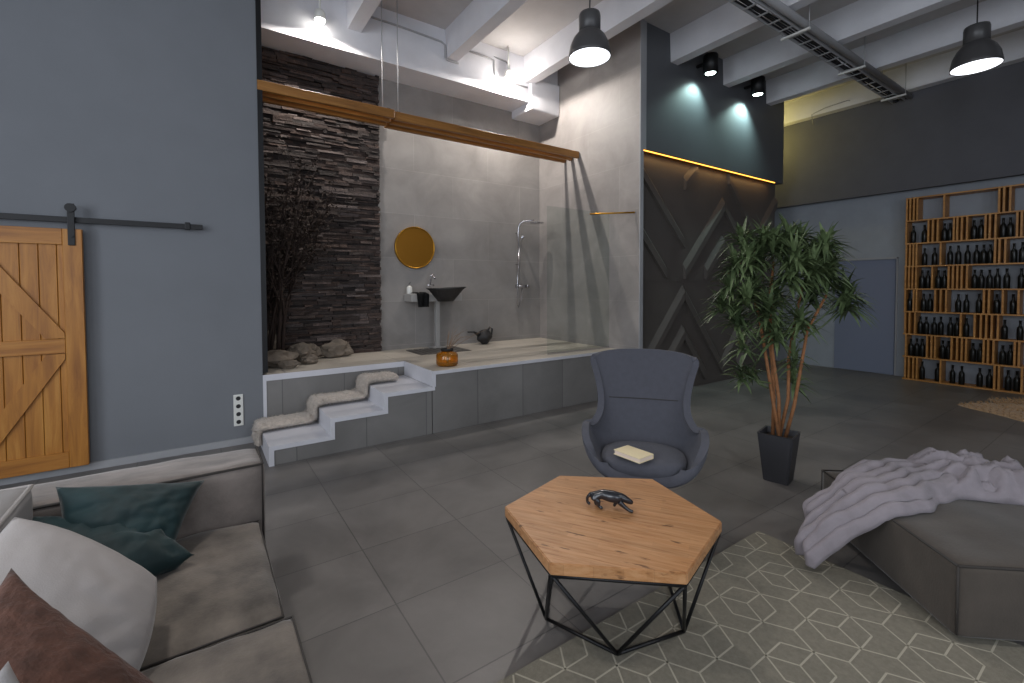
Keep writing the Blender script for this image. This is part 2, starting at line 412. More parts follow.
# far left wall and rear wall carry the windows that light the loft
def wall_with_windows(name, axis, pos, a0, a1, wins, z0, z1, m):
    bm = bmesh.new(); cur = a0
    def put(p, q, lo, hi):
        if axis == 'x': bx(bm, pos-.2, pos, p, q, lo, hi)
        else: bx(bm, p, q, pos-.2, pos, lo, hi)
    for w0, w1 in wins:
        put(cur, w0, 0, CZ); put(w0, w1, 0, z0); put(w0, w1, z1, CZ); cur = w1
    put(cur, a1, 0, CZ)
    return struct(name, bm, m)
wall_with_windows('wall_far_left', 'x', -4.0, -4.2, 5.05, [(-2.6, -.6), (.6, 2.6)], .9, 3.9, M['blue_wall'])
wall_with_windows('wall_rear', 'y', -4.0, -4.0, 9.5, [(-2.8, -.4), (1.2, 3.6)], .9, 3.9, M['blue_wall'])
def window(k, axis, pos, w0, w1, z0, z1):
    bm = bmesh.new(); t = .06
    def put(p, q, lo, hi):
        if axis == 'x': bx(bm, pos-.14, pos-.06, p, q, lo, hi)
        else: bx(bm, p, q, pos-.14, pos-.06, lo, hi)
    mid = (w0+w1)/2
    put(w0, w0+t, z0, z1); put(w1-t, w1, z0, z1); put(mid-t/2, mid+t/2, z0, z1); put(w0, w1, z0, z0+t); put(w0, w1, z1-t, z1); put(w0, w1, z1-1, z1-1+t)
    struct('window_%d' % k, bm, M['white_plastic'])
window(1, 'x', -4.0, -2.6, -.6, .9, 3.9); window(2, 'x', -4.0, .6, 2.6, .9, 3.9)
window(3, 'y', -4.0, -2.8, -.4, .9, 3.9); window(4, 'y', -4.0, 1.2, 3.6, .9, 3.9)

struct('wall_back', B(-.6, 4.7, 6.05, 6.25, 0, CZ), M['wall_tile'])
struct('wall_recess_left', B(-.6, -.5, 5.25, 6.05, 0, CZ), M['blue_wall'])
struct('wall_recess_right', B(4.7, 4.76, 3.96, 6.25, 0, CZ), M['side_tile'])
bm = B(4.76, 4.83, 3.96, 4.3, 3.27, CZ); bx(bm, 4.70, 4.762, 3.945, 3.96, 0, CZ)
struct('trim_2', bm, M['grey_post'])
# dark panelled wall
bm = B(4.83, 8.47, 3.97, 4.2, 3.27, CZ)
struct('wall_dark_upper', bm, M['charcoal'])
bm = B(4.76, 8.40, 4.07, 4.2, 0, 3.27)
def batten(bm, p, q, w=.15, h=.05):
    """bevelled raised band on the panelled wall, from p to q (x, z)"""
    p, q = Vector((p[0], 0, p[1])), Vector((q[0], 0, q[1])); d = (q-p).normalized(); s = Vector((-d.z, 0, d.x))
    if s.z < 0: s = -s
    y0, y1 = 4.071, 4.07-h
    prof = [(0, y0), (0, y1), (w*.55, y1), (w, y0)]
    def cut(a, off):       # ends cut upright, at the panel joints
        k = off*s.x/d.x if abs(d.x) > 1e-3 else 0
        return a+s*off-d*k
    A = [bm.verts.new(Vector((cut(p, o).x, y, cut(p, o).z))) for o, y in prof]
    C_ = [bm.verts.new(Vector((cut(q, o).x, y, cut(q, o).z))) for o, y in prof]
    for i in range(4): bm.faces.new((A[i], A[(i+1) % 4], C_[(i+1) % 4], C_[i]))
    bm.faces.new(A[::-1]); bm.faces.new(C_)
for p, q in (((4.78, 3.0), (5.765, 2.03)), ((4.78, 2.2), (5.36, 1.6)),
             ((5.775, 2.87), (6.05, 3.12)), ((5.775, 1.60), (6.765, 2.66)), ((6.3, 1.60), (6.765, 2.08)),
             ((6.775, 2.66), (7.765, 1.60)), ((6.775, 2.08), (7.2, 1.60)), ((6.9, 3.1), (7.765, 2.2)), ((7.775, 2.2), (8.38, 2.85)), ((7.775, 1.60), (8.38, 2.2)),
             ((4.78, .16), (5.765, 1.29)), ((5.2, .08), (5.765, .72)), ((5.775, 1.29), (6.765, .12)), ((5.775, .72), (6.3, .08)),
             ((6.775, .12), (7.765, 1.29)), ((7.2, .08), (7.765, .72)), ((7.775, 1.29), (8.38, .5))):
    batten(bm, p, q)
bx(bm, 4.76, 8.4, 4.062, 4.07, 1.565, 1.572)
struct('wall_dark_lower', bm, M['charcoal_panel'])
struct('wall_passage_end', B(4.76, 9.5, 6.6, 6.7, 0, CZ), M['right_lower'])
struct('wall_right', B(9.5, 9.6, -4.2, 6.7, 0, CZ), M['right_lower'])
bm = B(9.3, 9.5, -4.2, 6.6, 3.02, CZ); bx(bm, 9.27, 9.3, -4.2, 6.6, 3.0, 3.03)
struct('wall_right_upper', bm, M['right_upper'])
bm = B(9.44, 9.5, 2.63, 3.62, 1.93, 1.96); bx(bm, 9.48, 9.5, 2.63, 2.65, 0, 1.93)
struct('trim_3', bm, M['grey_post'])
struct('door_1', B(9.475, 9.499, 2.66, 3.52, .01, 1.92), M['door_blue'])

# ceiling ribs, girder and boxed corner over the shower
for k, x in enumerate((-3.54, -2.27, -1.0, .26, 1.5, 2.78, 4.06, 5.335, 6.595, 7.865, 9.13)):
    y1 = 5.58 if x < 4.7 else (3.97 if x < 8 else 6.6)
    if x < .2: y1 = 5.05
    bm = bmesh.new()
    vs = []
    for y in (-4.0, y1):
        vs.append([bm.verts.new(c) for c in ((x-.0, y, 4.525), (x+.155, y, 4.525), (x+.175, y, CZ), (x-.02, y, CZ))])
    for i in range(4): bm.faces.new((vs[0][i], vs[0][(i+1) % 4], vs[1][(i+1) % 4], vs[1][i]))
    bm.faces.new(vs[0][::-1]); bm.faces.new(vs[1]); bmesh.ops.recalc_face_normals(bm, faces=bm.faces)
    struct('ceiling_beam', bm, M['concrete'])
struct('ceiling_girder', B(-.5, 4.7, 5.58, 6.05, 4.26, CZ), M['concrete'])
bm = B(4.14, 4.7, 5.53, 6.05, 4.14, 4.62, bev=.02)
for v in bm.verts:
    v.co += Vector((0, -1, -.6))*.018*noise.noise(v.co*9)
struct('trim_4', bm, M['concrete'])

# raised shower platform and steps
PZ = .64
struct('shower_platform', B(1.94, 4.7, 4.27, 6.05, 0, PZ-.004), M['front_tile'])
bm = B(.5, 1.94, 5.05, 6.05, 0, PZ-.004); bx(bm, -.5, .5, 5.25, 6.05, 0, PZ-.004)
struct('low_wall', bm, M['front_tile'])
bm = B(1.94, 4.7, 4.27, 6.05, PZ-.004, PZ); bx(bm, .5, 1.94, 5.05, 6.05, PZ-.004, PZ); bx(bm, -.5, .5, 5.25, 6.05, PZ-.004, PZ)
struct('platform_deck', bm, M['deck_tile'])
for k, (x, z) in enumerate(((.46, .165), (.95, .32), (1.44, .48))):
    x2 = x+.49
    struct('step', B(x, 1.94 if False else x2, 4.27, 5.03, 0, z), M['front_tile'])
bm = bmesh.new(); t = .035; yy = 4.262
prev = 0
for x, z in ((.46, .165), (.95, .32), (1.44, .48), (1.94, .64)):
    x2 = x+.49 if x < 1.9 else 4.7
    bx(bm, x, x+t, yy, 4.27, prev, z-t)                        # upright strip at the riser
    bx(bm, x, x2+(t if x < 1.9 else 0), yy, 4.27, z-t, z)      # strip under the tread edge
    if x < 1.9: bx(bm, x, x2, yy, 5.03, z, z+.004)             # pale tread
    bx(bm, x-.005, x, yy, 5.03, prev+(.004 if prev else 0), z+.004)                  # pale riser
    prev = z
bx(bm, .5, 1.94, 5.042, 5.05, PZ-.06, PZ)
bx(bm, .5, .53, 5.042, 5.05, 0, PZ-.06)
struct('trim_5', bm, M['edge_trim'])

# ledger stone cladding
bm = bmesh.new(); z = PZ; rs = random.Random(3)
while z < 4.255:
    h = rs.choice((.022, .028, .034, .042)); h = min(h, 4.258-z)
    x = -.49-rs.random()*.3
    while x < 2.0:
        w = rs.uniform(.09, .38); x0 = max(x, -.49); x1 = min(x+w, 2.0)
        if x1-x0 > .02:
            d = rs.uniform(.02, .075)
            v0 = len(bm.verts)
            bx(bm, x0+.002, x1-.002, 6.05-d, 6.049, z+.0015, z+h-.0015)
            bm.verts.ensure_lookup_table()
            for v in bm.verts[v0:]:
                if v.co.y < 6.03: v.co += Vector((rs.uniform(-.003, .003), rs.uniform(-.008, .008), rs.uniform(-.003, .003)))
        x += w
    z += h
struct('wall_stone_cladding', bm, M['stone'])

# ------------------------------------------------------------------ barn door and rail
t = thing('barn_door', 'sliding honey pine barn door with diagonal braces on the blue-grey wall', 'door', (-1.12, 4.97, .07))
W = .36; H = 1.895
bm = bmesh.new(); n = 6
for k in range(n):
    x0 = -W+.05+k*(2*W-.1)/n
    bx(bm, x0+.0015, x0+(2*W-.1)/n-.0015, .012, .034, .03, H-.03, bev=.003, seg=1)
finish('planks', bm, M['barn'], t)
for x0, x1 in ((-W, -W+.115), (W-.115, W)): finish('stile', B(x0, x1, -.012, .034, 0, H, bev=.003, seg=1), M['barn'], t)
for z0, z1 in ((0, .125), (.915, 1.03), (H-.125, H)): finish('rail', B(-W+.116, W-.116, -.010, .011, z0, z1, bev=.003, seg=1), M['barn_h'], t)
for sgn in (1, -1):
    # brace from the outer corner to the mid-rail at the right stile
    zc = 1.035 if sgn > 0 else .91; ze = H-.13 if sgn > 0 else .13
    p = Vector((-W+.12, 0, ze)); q = Vector((W-.12, 0, zc)); d = (q-p).normalized(); s = Vector((d.z, 0, -d.x))
    if s.z*sgn > 0: s = -s
    bm = bmesh.new(); w = .09
    k = w*abs(s.x)/abs(d.x)
    poly = [p+Vector((0, 0, 0)), p+Vector((0, 0, -sgn*w/abs(d.x))), q-d*0+Vector((-w/abs(d.z), 0, 0)), q, q+Vector((0, 0, sgn*w*.35))]
    poly = [p, Vector((p.x, 0, p.z-sgn*w/abs(d.x)*1.0)), Vector((q.x-w/abs(d.z)*1.0, 0, q.z)), Vector((q.x, 0, q.z)), Vector((q.x, 0, q.z+sgn*.04)), Vector((p.x+.03, 0, p.z))]
    fr = [bm.verts.new((v.x, -.009, v.z)) for v in poly]; bk = [bm.verts.new((v.x, .0115, v.z)) for v in poly]
    m_ = len(poly); bm.faces.new(fr); bm.faces.new(bk[::-1])
    for i in range(m_): bm.faces.new((fr[i], bk[i], bk[(i+1) % m_], fr[(i+1) % m_]))
    bmesh.ops.recalc_face_normals(bm, faces=bm.faces)
    o = finish('brace', bm, M['barn'], t)
for x in (W-.06, -W+.06):
    hg = finish('hanger', B(x-.022, x+.022, -.022, -.013, H-.13, H+.2, bev=.004), M['black'], t)
    finish('roller', T([(x, -.04, H+.165), (x, -.008, H+.165)], .034, 16), M['black'], hg)
    finish('bolt', T([(x, -.03, H-.06), (x, -.02, H-.06)], .012, 8), M['black'], hg)
t = thing('door_rail', 'black steel sliding rail above the pine barn door', 'rail', (0, 4.99, 2.04))
finish('bar', B(-3.0, .04, -.006, .006, -.022, .022, bev=.002, seg=1), M['black'], t)
for x in (-2.6, -1.7, -.45, -.1): finish('spacer', T([(x, .006, 0), (x, .06, 0)], .014, 10), M['black'], t)
finish('end_stop', B(-.09, -.05, -.02, .01, -.03, .035, bev=.004), M['black'], t)

# socket strip
t = thing('power_socket', 'vertical strip of four white wall sockets beside the steps', 'socket', (.29, 5.05, .33))
finish('plate', B(-.04, .04, -.012, 0, -.15, .15, bev=.004), M['white_plastic'], t)
for k in range(4):
    z = -.112+k*.075
    bm = bmesh.new(); lathe(bm, [(.0, -.0), (.022, 0), (.024, .003), (.028, .003), (.03, 0)], 20)
    for v in bm.verts: v.co = Vector((v.co.x, -.0125-v.co.z, v.co.y+z))
    s = finish('outlet', bm, M['white_plastic'], t)
    bm = T([(-.008, -.0135, z), (-.008, -.0125, z)], .004, 8); tube(bm, [(.008, -.0135, z), (.008, -.0125, z)], .004, 8); tube(bm, [(0, -.0130, z), (0, -.0127, z)], .02, 16)
    finish('socket_recess', bm, M['dark_hole'], s)

# ------------------------------------------------------------------ hanging oak slats
for side, (x0, x1, ys, cb, lab) in enumerate(((.5, 1.86, (5.06, 5.20, 5.34), (1.80, 5.27), 'short hanging rack of three oak slats before the stone cladding'),
                                  (1.87, 4.69, (5.10, 5.25, 5.40), (1.93, 5.12), 'long hanging rack of three oak slats over the shower'))):
    t = thing('hanging_slat_rack', lab, 'slat rack', (x0, ys[1], 3.39), group='suspended oak slat racks')
    for y in ys: finish('slat', B(0, x1-x0, y-ys[1]-.023, y-ys[1]+.023, 0.005, .1, bev=.004, seg=1), M['slat_wood'], t)
    for xx in (cb[0]-x0, (x1-x0)*.5 if side else .25):
        finish('cross_bar', B(xx-.02, xx+.02, ys[0]-ys[1], ys[2]-ys[1], .1005, .112), M['black'], t)
    finish('cable', T([(cb[0]-x0, cb[1]-ys[1], .11), (cb[0]-x0, cb[1]-ys[1], CZ-3.39)], .006, 6), M['galv'], t)

# ------------------------------------------------------------------ lamps
glow = emit('lamp_glow', (255, 250, 240), 30)
for k, (x, lab) in enumerate(((1.17, 'bright spotlight over the stone cladding under the white girder'), (3.69, 'bright spotlight over the shower near the boxed corner'))):
    t = thing('ceiling_spotlight', lab, 'spotlight', (x, 5.46, 4.46), group='spotlights in the shower recess')
    finish('stem', T([(0, 0, .09), (0, 0, .44)], .012, 8), M['white_plastic'], t)
    finish('housing', L([(.0, .1), (.045, .1), (.055, .08), (.06, 0), (.055, 0), (.05, .05), (0, .06)], 20), M['white_plastic'], t)
    bm = bmesh.new(); blob(bm, (0, 0, -.002), .05, 0, amp=0, sub=3); finish('bulb', bm, glow, t, smooth=True)
    p = bpy.data.lights.new('shower_light', 'SPOT'); p.energy = 75 if k == 0 else 100; p.color = (1, .93, .86); p.shadow_soft_size = .014
    p.spot_size = math.radians(168 if k == 0 else 180); p.spot_blend = .25 if k == 0 else .15
    if k:
        p2 = bpy.data.lights.new('shower_glare', 'POINT'); p2.energy = 10; p2.color = (1, .93, .86); p2.shadow_soft_size = .05
        lg = bpy.data.objects.new('shower_glare', p2); COL.objects.link(lg); lg.location = (x, 5.36, 4.42)
    lo = bpy.data.objects.new('shower_light', p); COL.objects.link(lo); lo.location = (x, 5.455, 4.385)

disc = emit('pendant_glow', (245, 248, 255), 2.2)
for k, (loc, lab) in enumerate((((3.27, 3.39, 3.78), 'dark grey bell pendant lamp hanging in front of the shower recess'), ((6.95, 1.30, 3.84), 'dark grey bell pendant lamp hanging on the right near the cable tray'),
                             ((-.75, 1.95, 3.80), 'added out-of-view dark grey bell pendant lamp that lights the sofa'), ((2.4, -.7, 3.80), 'added out-of-view dark grey bell pendant lamp that lights the rug end'))):  # this pair is added out of view to brighten sofa and rug
    t = thing('pendant_lamp', lab, 'lamp', loc, group='bell pendant lamps')
    R = .21
    finish('shade', L([(R-.008, 0), (R, 0), (R*.99, .03), (R*.91, .12), (R*.76, .19), (R*.58, .235), (R*.50, .25), (R*.49, .26)], 40), M['shade'], t)
    finish('neck', L([(R*.49, .26), (R*.51, .262), (R*.51, .405), (R*.48, .43), (R*.3, .435), (0, .435)], 32), M['shade'], t)
    finish('diffuser', L([(R-.008, .004), (R*.5, .0), (0, -.002)], 40), disc, t)
    finish('cord', T([(0, 0, .43), (.004, .0, .6), (0, 0, CZ-loc[2])], .006, 6), M['black'], t)
    spot('pendant_light', (loc[0], loc[1], loc[2]-.03), (loc[0], loc[1], 0), (50, 30, 105, 80)[k], (1, .95, .90), 130, .8, .15)

spotmat = emit('cool_spot_glow', (235, 255, 250), 12)
for k, (x, lab) in enumerate(((5.93, 'left black wall spotlight under the ribs on the charcoal wall'), (7.19, 'right black wall spotlight under the ribs on the charcoal wall'))):
    t = thing('wall_spotlight', lab, 'spotlight', (x, 3.76, 4.50), group='spotlights on the charcoal wall')
    finish('bracket', B(-.02, .02, -.02, .21, .1, .13), M['black'], t)
    finish('housing', L([(0, .2), (.09, .2), (.10, .18), (.10, -.06), (.085, -.06), (.075, -.02), (0, -.02)], 24), M['black'], t)
    finish('lens', L([(.068, -.05), (0, -.048)], 24), spotmat, t)
    spot('wall_wash_light', (x-.02, 3.80, 4.42), (x-.10, 4.0, 3.85), 42 if k == 0 else 75, (.62, .95, .90), 112, 1, .03)

# LED ledge
t = thing('led_strip', 'thin warm glowing light strip under the upper charcoal wall', 'light', (4.76, 3.95, 3.255))
finish('profile', B(0, 3.40, 0, .12, 0, .014), M['gold'], t)
finish('light_line', B(0.0, 3.38, -.004, .012, -.010, -.001), emit('warm_led', (255, 172, 70), 3.4), t)
area('led_light', (6.45, 3.99, 3.235), (0, 0, 0), 3.3, .02, 1.3, (1, .68, .3))
# yellow lamp in the passage behind the charcoal wall
pl = bpy.data.lights.new('passage_light', 'POINT'); pl.energy = 16; pl.color = (1, .82, .25); pl.shadow_soft_size = .1
plo = bpy.data.objects.new('passage_light', pl); COL.objects.link(plo); plo.location = (8.75, 4.6, 4.2)

# electrical conduit lines on the girder
def conduit(pts, lab):
    o = finish('conduit', T(pts, .012, 6), M['pipe']); tag(o, lab, 'conduit', 'conduits on the white girder')
conduit([(1.75, 5.568, 4.74), (2.1, 5.568, 4.74), (2.45, 5.568, 4.73), (2.70, 5.568, 4.72), (2.755, 5.568, 4.69), (2.755, 5.568, 4.53), (2.78, 5.568, 4.505), (2.95, 5.568, 4.505)], 'thin grey conduit bending round the rib above the cables')
conduit([(2.98, 5.568, 4.72), (3.4, 5.568, 4.71), (3.52, 5.568, 4.70), (3.53, 5.568, 4.5)], 'thin grey conduit dropping down beside the shower spotlight')
conduit([(3.52, 5.59, 4.76), (3.72, 5.568, 4.74), (3.78, 5.568, 4.70), (3.78, 5.568, 4.46), (4.1, 5.568, 4.46)], 'thin grey conduit running right from the shower spotlight to the boxed corner')

# cable tray and pipe
t = thing('cable_tray', 'galvanised wire cable tray hung under the white ceiling ribs', 'cable tray', (2.0, 2.605, 4.41))
for y in (-.075, .075):
    finish('side_rail', B(0, 7.25, y-.004, y+.004, -.004, .055), M['galv'], t)
for k in range(29): finish('rung', B(.05+k*.25, .075+k*.25, -.071, .071, -.004, .004), M['galv'], t)
for k, x in enumerate((.55, 2.13, 3.72, 5.31, 6.9)):
    x = x
    br_ = finish('hanger_bracket', B(x-.015, x+.015, -.19, .12, -.035, -.012), M['white_plastic'], t)
    finish('rod', T([(x, .11, -.03), (x, .11, .49)], .006, 6), M['galv'], br_); finish('rod', T([(x, -.18, -.03), (x, -.18, .49)], .006, 6), M['galv'], br_)
bm = bmesh.new(); rs = random.Random(5)
for k in range(5):
    y0 = -.05+k*.025; tube(bm, [(j*.365, y0+rs.uniform(-.01, .01), .022+rs.uniform(-.006, .012)) for j in range(21)], .010, 6)
o = finish('cable_bundle', bm, M['cable'], loc=(2.0, 2.605, 4.41)); tag(o, 'bundle of dark cables lying in the ceiling tray', 'cables')
o = finish('ceiling_pipe', T([(2.0, 2.47, 4.455), (9.29, 2.47, 4.455)], .04, 12), M['pipe']); tag(o, 'grey round pipe running beside the ceiling cable tray', 'pipe')
o = finish('loose_cable', T([(9.29, 3.0, 4.52), (9.11, 3.25, 4.62), (9.11, 3.6, 4.6), (9.11, 3.8, 4.55), (9.28, 3.85, 4.42)], .007, 5), M['pipe']); tag(o, 'thin wire along the last white rib by the right wall', 'cable')

# ------------------------------------------------------------------ shower fittings
t = thing('shower_screen', 'clear frameless glass shower screen standing on the platform edge', 'glass screen', (3.60, 4.48, PZ))
finish('glass_pane', B(0, 1.095, -.005, .005, .0, 1.86), M['glass'], t)
finish('floor_channel', B(0, 1.095, -.012, -.006, 0, .02), M['chrome'], t)
o = finish('glass_brace', T([(4.30, 4.45, 2.455), (4.695, 4.03, 2.455)], .011, 8), M['gold']); tag(o, 'gold brace bar between glass screen and side wall', 'brace')

t = thing('wall_mirror', 'round gold-tinted mirror on the grey tiled wall', 'mirror', (2.49, 6.05, 2.04))
bm = bmesh.new(); lathe(bm, [(0, 0), (.285, 0), (.29, .004), (.29, .05), (.284, .055), (.276, .05), (.275, .046)], 64)
for v in bm.verts: v.co = Vector((v.co.x, -v.co.z, v.co.y))
finish('frame', bm, M['gold'], t)
bm = bmesh.new(); lathe(bm, [(.276, .047), (0, .047)], 64)
for v in bm.verts: v.co = Vector((v.co.x, -v.co.z, v.co.y))
finish('mirror_glass', bm, M['mirror'], t)

t = thing('wash_stand', 'pale console wash stand on a slim column under the gold mirror', 'wash stand', (2.75, 5.87, PZ))
finish('console', B(-.42, .34, -.10, .17, .655, .76, bev=.008), M['console'], t)
finish('column', B(-.035, .025, -.03, .03, 0, .67, bev=.006), M['console'], t)
finish('base_plate', B(-.1, .09, -.09, .09, 0, .02, bev=.004), M['console'], t)
# vessel basin
bm = bmesh.new()
def bas(u, v):
    a = 2*PI*u
    prof = ((.02, 0), (.09, .0), (.15, .08), (.20, .15), (.24, .175), (.225, .18), (.17, .13), (.09, .05), (0.001, .04))
    i = min(int(v*8), 7); fr_ = v*8-i
    r = prof[i][0]*(1-fr_)+prof[i+1][0]*fr_; z = prof[i][1]*(1-fr_)+prof[i+1][1]*fr_
    k = 1+.12*math.sin(a*3+1)+.18*max(0, math.cos(a))**2
    return Vector((r*k*math.cos(a)*1.08, r*.75*math.sin(a), z+.03*max(0, math.cos(a))*v*(r/.23)))
grid_surf(bm, bas, 40, 8, close_u=True)
o = finish('vessel_basin', bm, M['basin_stone'], loc=(2.74, 5.60, 1.30)); tag(o, 'black rough stone vessel basin on the pale console', 'basin')
t = thing('basin_tap', 'small chrome tap standing behind the black basin', 'tap', (2.68, 5.93, 1.400))
finish('body', T([(0, 0, 0), (0, 0, .2), (0, -.02, .235), (0, -.10, .235), (0, -.13, .21)], .014, 10), M['chrome'], t)
finish('lever', T([(0, .0, .245), (.05, .0, .275)], .007, 8), M['chrome'], t)
finish('handle', T([(-.05, .0, .12), (.05, 0, .12)], .011, 8), M['chrome'], t)
t = thing('soap_dispenser', 'small white soap dispenser at the left end of the console', 'soap dispenser', (2.375, 5.95, 1.401))
finish('body', L([(0, 0), (.035, 0), (.038, .01), (.036, .09), (.018, .11), (.012, .112)], 20), M['white_plastic'], t)
finish('pump', T([(0, 0, .11), (0, 0, .15), (0, -.04, .15)], .006, 8), M['chrome'], t)
bm = bmesh.new()
def tow(u, v):
    x = -.09+.18*u; s = v*.34
    if s < .15: y, z = -.05-s, .0
    else: y, z = -.212-.01*math.sin(u*9), -(s-.15)
    return Vector((x*(1-.25*max(0, v-.5))+.02*v, y-.008*math.sin(u*14+v*3), z+.008+.012*math.sin(u*11)*(1 if s < .15 else 0)+(.006)))
grid_surf(bm, tow, 18, 16)
bmesh.ops.solidify(bm, geom=bm.faces[:], thickness=.012)
o = finish('hand_towel', bm, M['black_fold'], loc=(2.475, 5.965, 1.401)); tag(o, 'black hand towel draped over the console front beside the basin', 'towel')

t = thing('shower_set', 'chrome rain shower column with hose on the tiled back wall', 'shower', (4.22, 6.05, 1.5))
finish('riser', T([(0, -.07, 0), (0, -.07, .92), (.01, -.09, .99), (.05, -.14, 1.03), (.16, -.28, 1.04)], .011, 10), M['chrome'], t)
finish('shower_head', L([(0, .03), (.02, .03), (.03, .012), (.11, .008), (.11, 0), (0, 0)], 28, c=(.18, -.32, .99)), M['chrome'], t)
finish('mixer', T([(-.03, -.07, 0), (.17, -.07, 0)], .024, 12), M['chrome'], t)
for x in (-.03, .17): finish('knob', T([(x-.02, -.07, 0), (x+.02, -.07, 0)], .03, 12), M['chrome'], t)
for z in (.35, .85): finish('wall_bracket', T([(0, -.07, z), (0, 0, z)], .009, 8), M['chrome'], t)
hs = finish('hand_shower', T([(.0, -.10, .62), (.01, -.13, .74), (.02, -.18, .80)], [.01, .012, .035], 10), M['chrome'], t)
finish('hose', T([(0.07, -.07, -.03), (.05, -.08, -.2), (-.02, -.09, -.34), (-.05, -.1, -.25), (-.04, -.1, .1), (0, -.10, .62)], .008, 6), M['chrome'], t)

bm = B(2.28, 3.0, 5.35, 5.85, PZ+.001, PZ+.008)
for k in range(9): bx(bm, 2.30+k*.077, 2.30+k*.077+.055, 5.37, 5.83, PZ+.008, PZ+.014)
o = finish('drain_mat', bm, M['mat_dark']); tag(o, 'flat dark slatted drain cover on the platform below the basin', 'drain cover')

# amber vase with twigs, dark jug
t = thing('amber_vase', 'squat amber glass jar with dark rim on the platform edge', 'vase', (2.22, 4.50, PZ))
finish('body', L([(0, .001), (.10, .001), (.118, .02), (.12, .06), (.118, .12), (.10, .145), (.06, .152), (.055, .16), (.05, .16), (.054, .148), (.095, .138), (.112, .118), (.114, .06), (.11, .02), (.0, .008)], 36), M['amber'], t)
finish('rim', L([(.050, .158), (.066, .16), (.068, .185), (.052, .185), (.050, .158)], 24), M['black_matte'], t)
bm = bmesh.new(); rs = random.Random(9)
for k in range(13):
    a = rs.uniform(-1.2, 1.5); l = rs.uniform(.18, .62)
    dx, dy = math.cos(a)*l, math.sin(a)*l*.5
    tube(bm, [(0.01*math.cos(k), .01*math.sin(k), .012), (dx*.06, dy*.06, .17), (dx*.5, dy*.5, .30+.1*l*math.sin(k)), (dx, dy, .26+.2*rs.random())], [.003, .003, .0025, .0012], 5)
o = finish('dry_twigs', bm, M['pale_twig'], loc=(2.22, 4.50, PZ)); tag(o, 'spray of thin pale dry twigs standing in the amber jar', 'twigs')
t = thing('dark_jug', 'black jug-like vessel on the platform below the shower wall', 'jug', (3.50, 5.85, PZ))
t.scale = (.82, .82, .82)
bm = bmesh.new(); blob(bm, (0, 0, .13), .14, 4, amp=.25, sz=(1.0, .8, .95)); 
for v in bm.verts: v.co.z = max(0, v.co.z)
finish('body', bm, M['basin_stone'], t, smooth=True)
finish('spout', T([(-.1, 0, .16), (-.22, 0, .235), (-.34, 0, .24)], [.03, .018, .012], 8), M['basin_stone'], t)
finish('handle', T([(.06, 0, .22), (.12, 0, .30), (.17, 0, .27), (.15, 0, .15), (.11, 0, .08)], .018, 8), M['basin_stone'], t)

# rocks
spots = [(.74, 5.52, .135, (1.5, 1.0, .75), 'broad flat beige rock at the front of the rock pile'), (.66, 5.86, .15, (1, .8, 1.25), 'upright pale rock at the back left of the pile'),
         (1.02, 5.72, .12, (1.2, 1, .9), 'rounded beige rock in the middle of the pile'), (1.08, 5.50, .075, (1.2, 1, .75), 'small white-faced rock at the right front of the pile'),
         (.84, 5.32, .07, (1.3, 1, .7), 'smallest rock lying lowest at the front of the pile'), (1.15, 5.84, .10, (1.1, 1, .95), 'tilted grey rock at the right of the pile'),
         (1.45, 5.84, .12, (1.6, .9, .85), 'dark brown rock apart to the right against the stone wall')]
for k, (x, y, r, s, lab) in enumerate(spots):
    x -= .07
    bm = bmesh.new(); blob(bm, (0, 0, 0), r, k+2, amp=.4, sz=s, freq=1.6)
    zm = min(v.co.z for v in bm.verts)
    for v in bm.verts: v.co.z = max(0, v.co.z-zm-r*.2)
    o = finish('rock', bm, M['rock'], loc=(x, y, PZ)); tag(o, lab, 'rock', 'rocks by the stone wall')

# dark dried branches in the recess corner
t = thing('branching_shrub', 'dark dried branching shrub in the recess corner against the stone wall', 'shrub', (.66, 5.70, PZ))
bm = bmesh.new(); bl = bmesh.new(); rs = random.Random(21)
def branch(p, d, l, r, dep):
    pts = [p]; rr = [r]; q = p; dd = d
    for k in range(4):
        dd = (dd+Vector((rs.uniform(-.22, .22), rs.uniform(-.12, .12), rs.uniform(-.05, .18)))).normalized(); q = q+dd*l/4
        q = Vector((max(-.3, q.x), min(.2, max(-.35, q.y)), q.z)); pts.append(q); rr.append(r*(1-.16*(k+1)))
        if dep > 0 and k >= 1:
            for _ in range(2 if dep > 1 else 1):
                branch(q, (dd+Vector((rs.uniform(-.8, .8), rs.uniform(-.45, .45), rs.uniform(-.1, .3)))).normalized(), l*.55, r*.5, dep-1)
        if dep <= 1:
            for _ in range(3):
                a = Vector((rs.uniform(-1, 1), rs.uniform(-1, 1), rs.uniform(-1, 1))).normalized(); b2 = dd.cross(a).normalized()
                c0 = q+a*rs.uniform(.0, .04); s_ = rs.uniform(.015, .03)
                vs = [bl.verts.new(c0), bl.verts.new(c0+(a+b2)*s_*.6), bl.verts.new(c0+a*s_*1.8), bl.verts.new(c0+(a-b2)*s_*.6)]
                bl.faces.new(vs)
    tube(bm, pts, rr, 5)
for k in range(7):
    branch(Vector((rs.uniform(-.08, .12), rs.uniform(-.06, .06), 0)), Vector((rs.uniform(-.28, .30), rs.uniform(-.2, .1), 1)).normalized(), rs.uniform(1.05, 1.4), rs.uniform(.018, .03), 2)
finish('branches', bm, M['twig'], t); finish('dry_leaves', bl, M['dry_leaf'], t)

